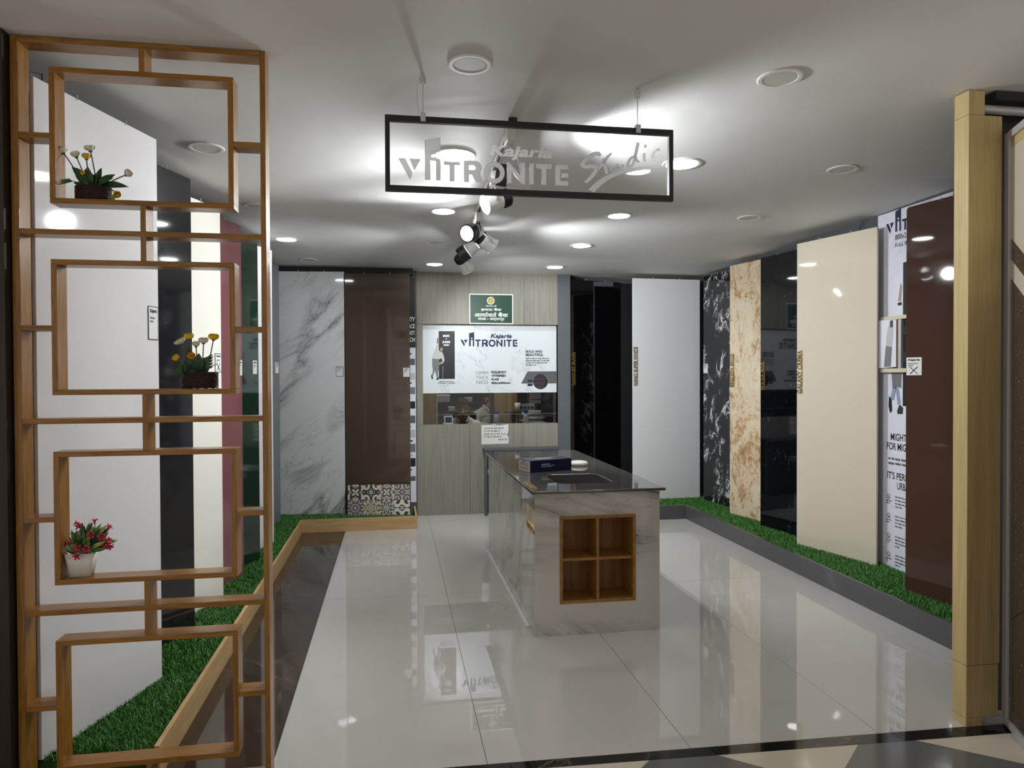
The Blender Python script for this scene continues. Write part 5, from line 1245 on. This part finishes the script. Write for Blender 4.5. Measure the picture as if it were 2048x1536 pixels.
def person(seat, yaw, head_yaw, head_pitch, arms, label, shirt, lean=.08, dark_inner=False):
    """seated person; seat = point on the chair under the pelvis; local -y is forward"""
    e = empty('person', seat, yaw, label, 'person')
    pel = Vector((0, 0, .10)); chest = Vector((0, -lean*.7, .43)); sh = Vector((0, -lean, .545)); neck = Vector((0, -lean-.01, .605)); hd = Vector((0, -lean-.035, .715))
    R3 = Matrix.Rotation(head_yaw, 3, 'Z') @ Matrix.Rotation(head_pitch, 3, 'X')
    bm = bmesh.new()
    capsule(bm, pel+Vector((-.06, 0, 0)), pel+Vector((.06, 0, 0)), .115, .115); capsule(bm, pel, chest, .125, .125); capsule(bm, chest+Vector((-.07, 0, 0)), chest+Vector((.07, 0, 0)), .10, .10)
    capsule(bm, sh+Vector((-.15, .01, -.02)), sh+Vector((.15, .01, -.02)), .058, .058); capsule(bm, sh+Vector((-.08, .015, .02)), sh+Vector((.08, .015, .02)), .055, .055)
    capsule(bm, sh, neck+Vector((0, 0, .05)), .062, .052); head_shape(bm, hd, R3)
    knees = []
    for s_ in (-1, 1):
        hip = pel+Vector((s_*.09, -.02, -.02)); kn = Vector((s_*.12, -.43, .06)); an = Vector((s_*.11, -.30, -.36)); toe = an+Vector((s_*.01, -.15, -.045))
        capsule(bm, hip, kn, .085, .058); capsule(bm, kn, an, .055, .036); capsule(bm, an+Vector((0, .03, -.045)), toe, .036, .03)
        knees.append((hip, kn, an, toe))
    A = []
    for s_, (el, wr) in zip((-1, 1), arms):
        s0 = sh+Vector((s_*.175, .01, -.025)); el, wr = Vector(el), Vector(wr)
        capsule(bm, s0, el, .050, .040); capsule(bm, el, wr, .040, .027); d = (wr-el).normalized()
        sd = d.cross(Vector((0, 0, 1))).normalized()*(1 if s_ < 0 else 1); hand(bm, wr, d, sd*(-s_)*-1 if s_ > 0 else sd*-1, Vector((0, 0, 1)))
        A.append((s0, el, wr))
    fused('body', bm, M['skin'], e, .0062, 3)
    # shirt: a slightly larger shell over trunk and sleeves
    bm = bmesh.new(); g_ = .012
    capsule(bm, pel+Vector((-.06, 0, .03)), pel+Vector((.06, 0, .03)), .115+g_, .115+g_); capsule(bm, pel+Vector((0, 0, .05)), chest, .125+g_, .125+g_); capsule(bm, chest+Vector((-.07, 0, 0)), chest+Vector((.07, 0, 0)), .10+g_, .10+g_)
    capsule(bm, sh+Vector((-.15, .01, -.02)), sh+Vector((.15, .01, -.02)), .058+g_, .058+g_); capsule(bm, sh+Vector((-.08, .015, .015)), sh+Vector((.08, .015, .015)), .055+g_, .055+g_)
    for s0, el, wr in A: capsule(bm, s0, el, .050+g_, .042+g_); capsule(bm, el, el+(wr-el)*.86, .042+g_, .032+g_)
    shirt_o = fused('shirt', bm, M[shirt], e, .009, 4)
    bm = bmesh.new()
    for s_ in (-1, 1):
        q = [sh+Vector((s_*.012, -.085, .000)), sh+Vector((s_*.055, -.055, .055)), sh+Vector((s_*.068, .01, .085)), sh+Vector((s_*.03, .066, .092))]
        tube(bm, smooth_path(q, 5), [.016]*16, 8)
    add('collar', bm, M[shirt], shirt_o, smooth=True)
    if dark_inner:
        bm = bmesh.new(); plate(bm, [(-.055, -.18), (.055, -.18), (.036, .01), (-.036, .01)], -.006, .006); o = add('undershirt', bm, M['trouser'], e, loc=sh+Vector((0, -.098, .025))); o.rotation_euler = (math.radians(-14), 0, 0)
    bm = bmesh.new(); capsule(bm, pel+Vector((-.06, 0, -.02)), pel+Vector((.06, 0, -.02)), .125, .125)
    for hip, kn, an, toe in knees: capsule(bm, hip, kn, .096, .070); capsule(bm, kn, an, .068, .056)
    fused('trousers', bm, M['trouser'], e, .012, 3)
    bm = bmesh.new()
    for hip, kn, an, toe in knees: capsule(bm, an+Vector((0, .03, -.05)), toe+Vector((0, -.02, 0)), .044, .038)
    add('shoes', bm, M['black_metal'], e, smooth=True)
    # hair, eyes, brows, moustache, lips
    def P(x, y, z): return hd + R3 @ Vector((x, y, z))
    q = R3.to_4x4()
    bm = bmesh.new(); b2 = bmesh.new()
    ball(b2, Vector((0, 0, 0)), .087, .104, .098, 4)
    for v in list(b2.verts):
        if v.co.z < -.012 - max(0, v.co.y)*.55 + (0.034 if v.co.y < -.045 else 0): b2.verts.remove(v)
    me = D.meshes.new('h'); b2.to_mesh(me); b2.free(); bm.from_mesh(me); D.meshes.remove(me)
    bmesh.ops.transform(bm, matrix=Matrix.Translation(P(0, .016, .042)) @ q, verts=bm.verts)
    h = add('hair', bm, M['hair'], e, smooth=True); md = h.modifiers.new('thick', 'SOLIDIFY'); md.thickness = .010
    bm = bmesh.new()
    for s_ in (-1, 1): ball(bm, P(s_*.031, -.077, .010), .012, .008, .006, 2, q)
    ey = add('eyes', bm, M['eye'], e, smooth=True)
    bm = bmesh.new()
    for s_ in (-1, 1): ball(bm, P(s_*.031, -.0835, .010), .0055, .004, .0055, 2, q)
    add('irises', bm, M['hair'], ey, smooth=True)
    bm = bmesh.new()
    for s_ in (-1, 1): ball(bm, P(s_*.031, -.084, .034), .022, .006, .005, 2, q)
    add('eyebrows', bm, M['hair'], e, smooth=True)
    bm = bmesh.new(); ball(bm, P(0, -.091, -.050), .026, .007, .006, 2, q); add('moustache', bm, M['hair'], e, smooth=True)
    bm = bmesh.new(); ball(bm, P(0, -.091, -.066), .020, .006, .006, 2, q); add('lips', bm, M['lip'], e, smooth=True)
    return e
mh = at(925, 819, 8.12)       # head of the front man
person((mh.x, 8.27, .435-.0), math.radians(0), math.radians(-2), math.radians(4), (((-.27, -.12, .30), (-.12, -.36, .26)), ((.27, -.12, .30), (.12, -.36, .26))),
       'man in a white collared shirt facing out of the teller window', 'shirt', .10, True).location.z = mh.z-.715
m2 = at(972, 799, 8.85)
person((m2.x-.02, 8.98, .45), math.radians(28), math.radians(20), math.radians(14), (((-.25, -.16, .28), (-.10, -.40, .30)), ((.27, -.10, .27), (.10, -.38, .29))),
       'seated man in a striped shirt bending over papers at the back', 'striped', .12).location.z = m2.z-.715
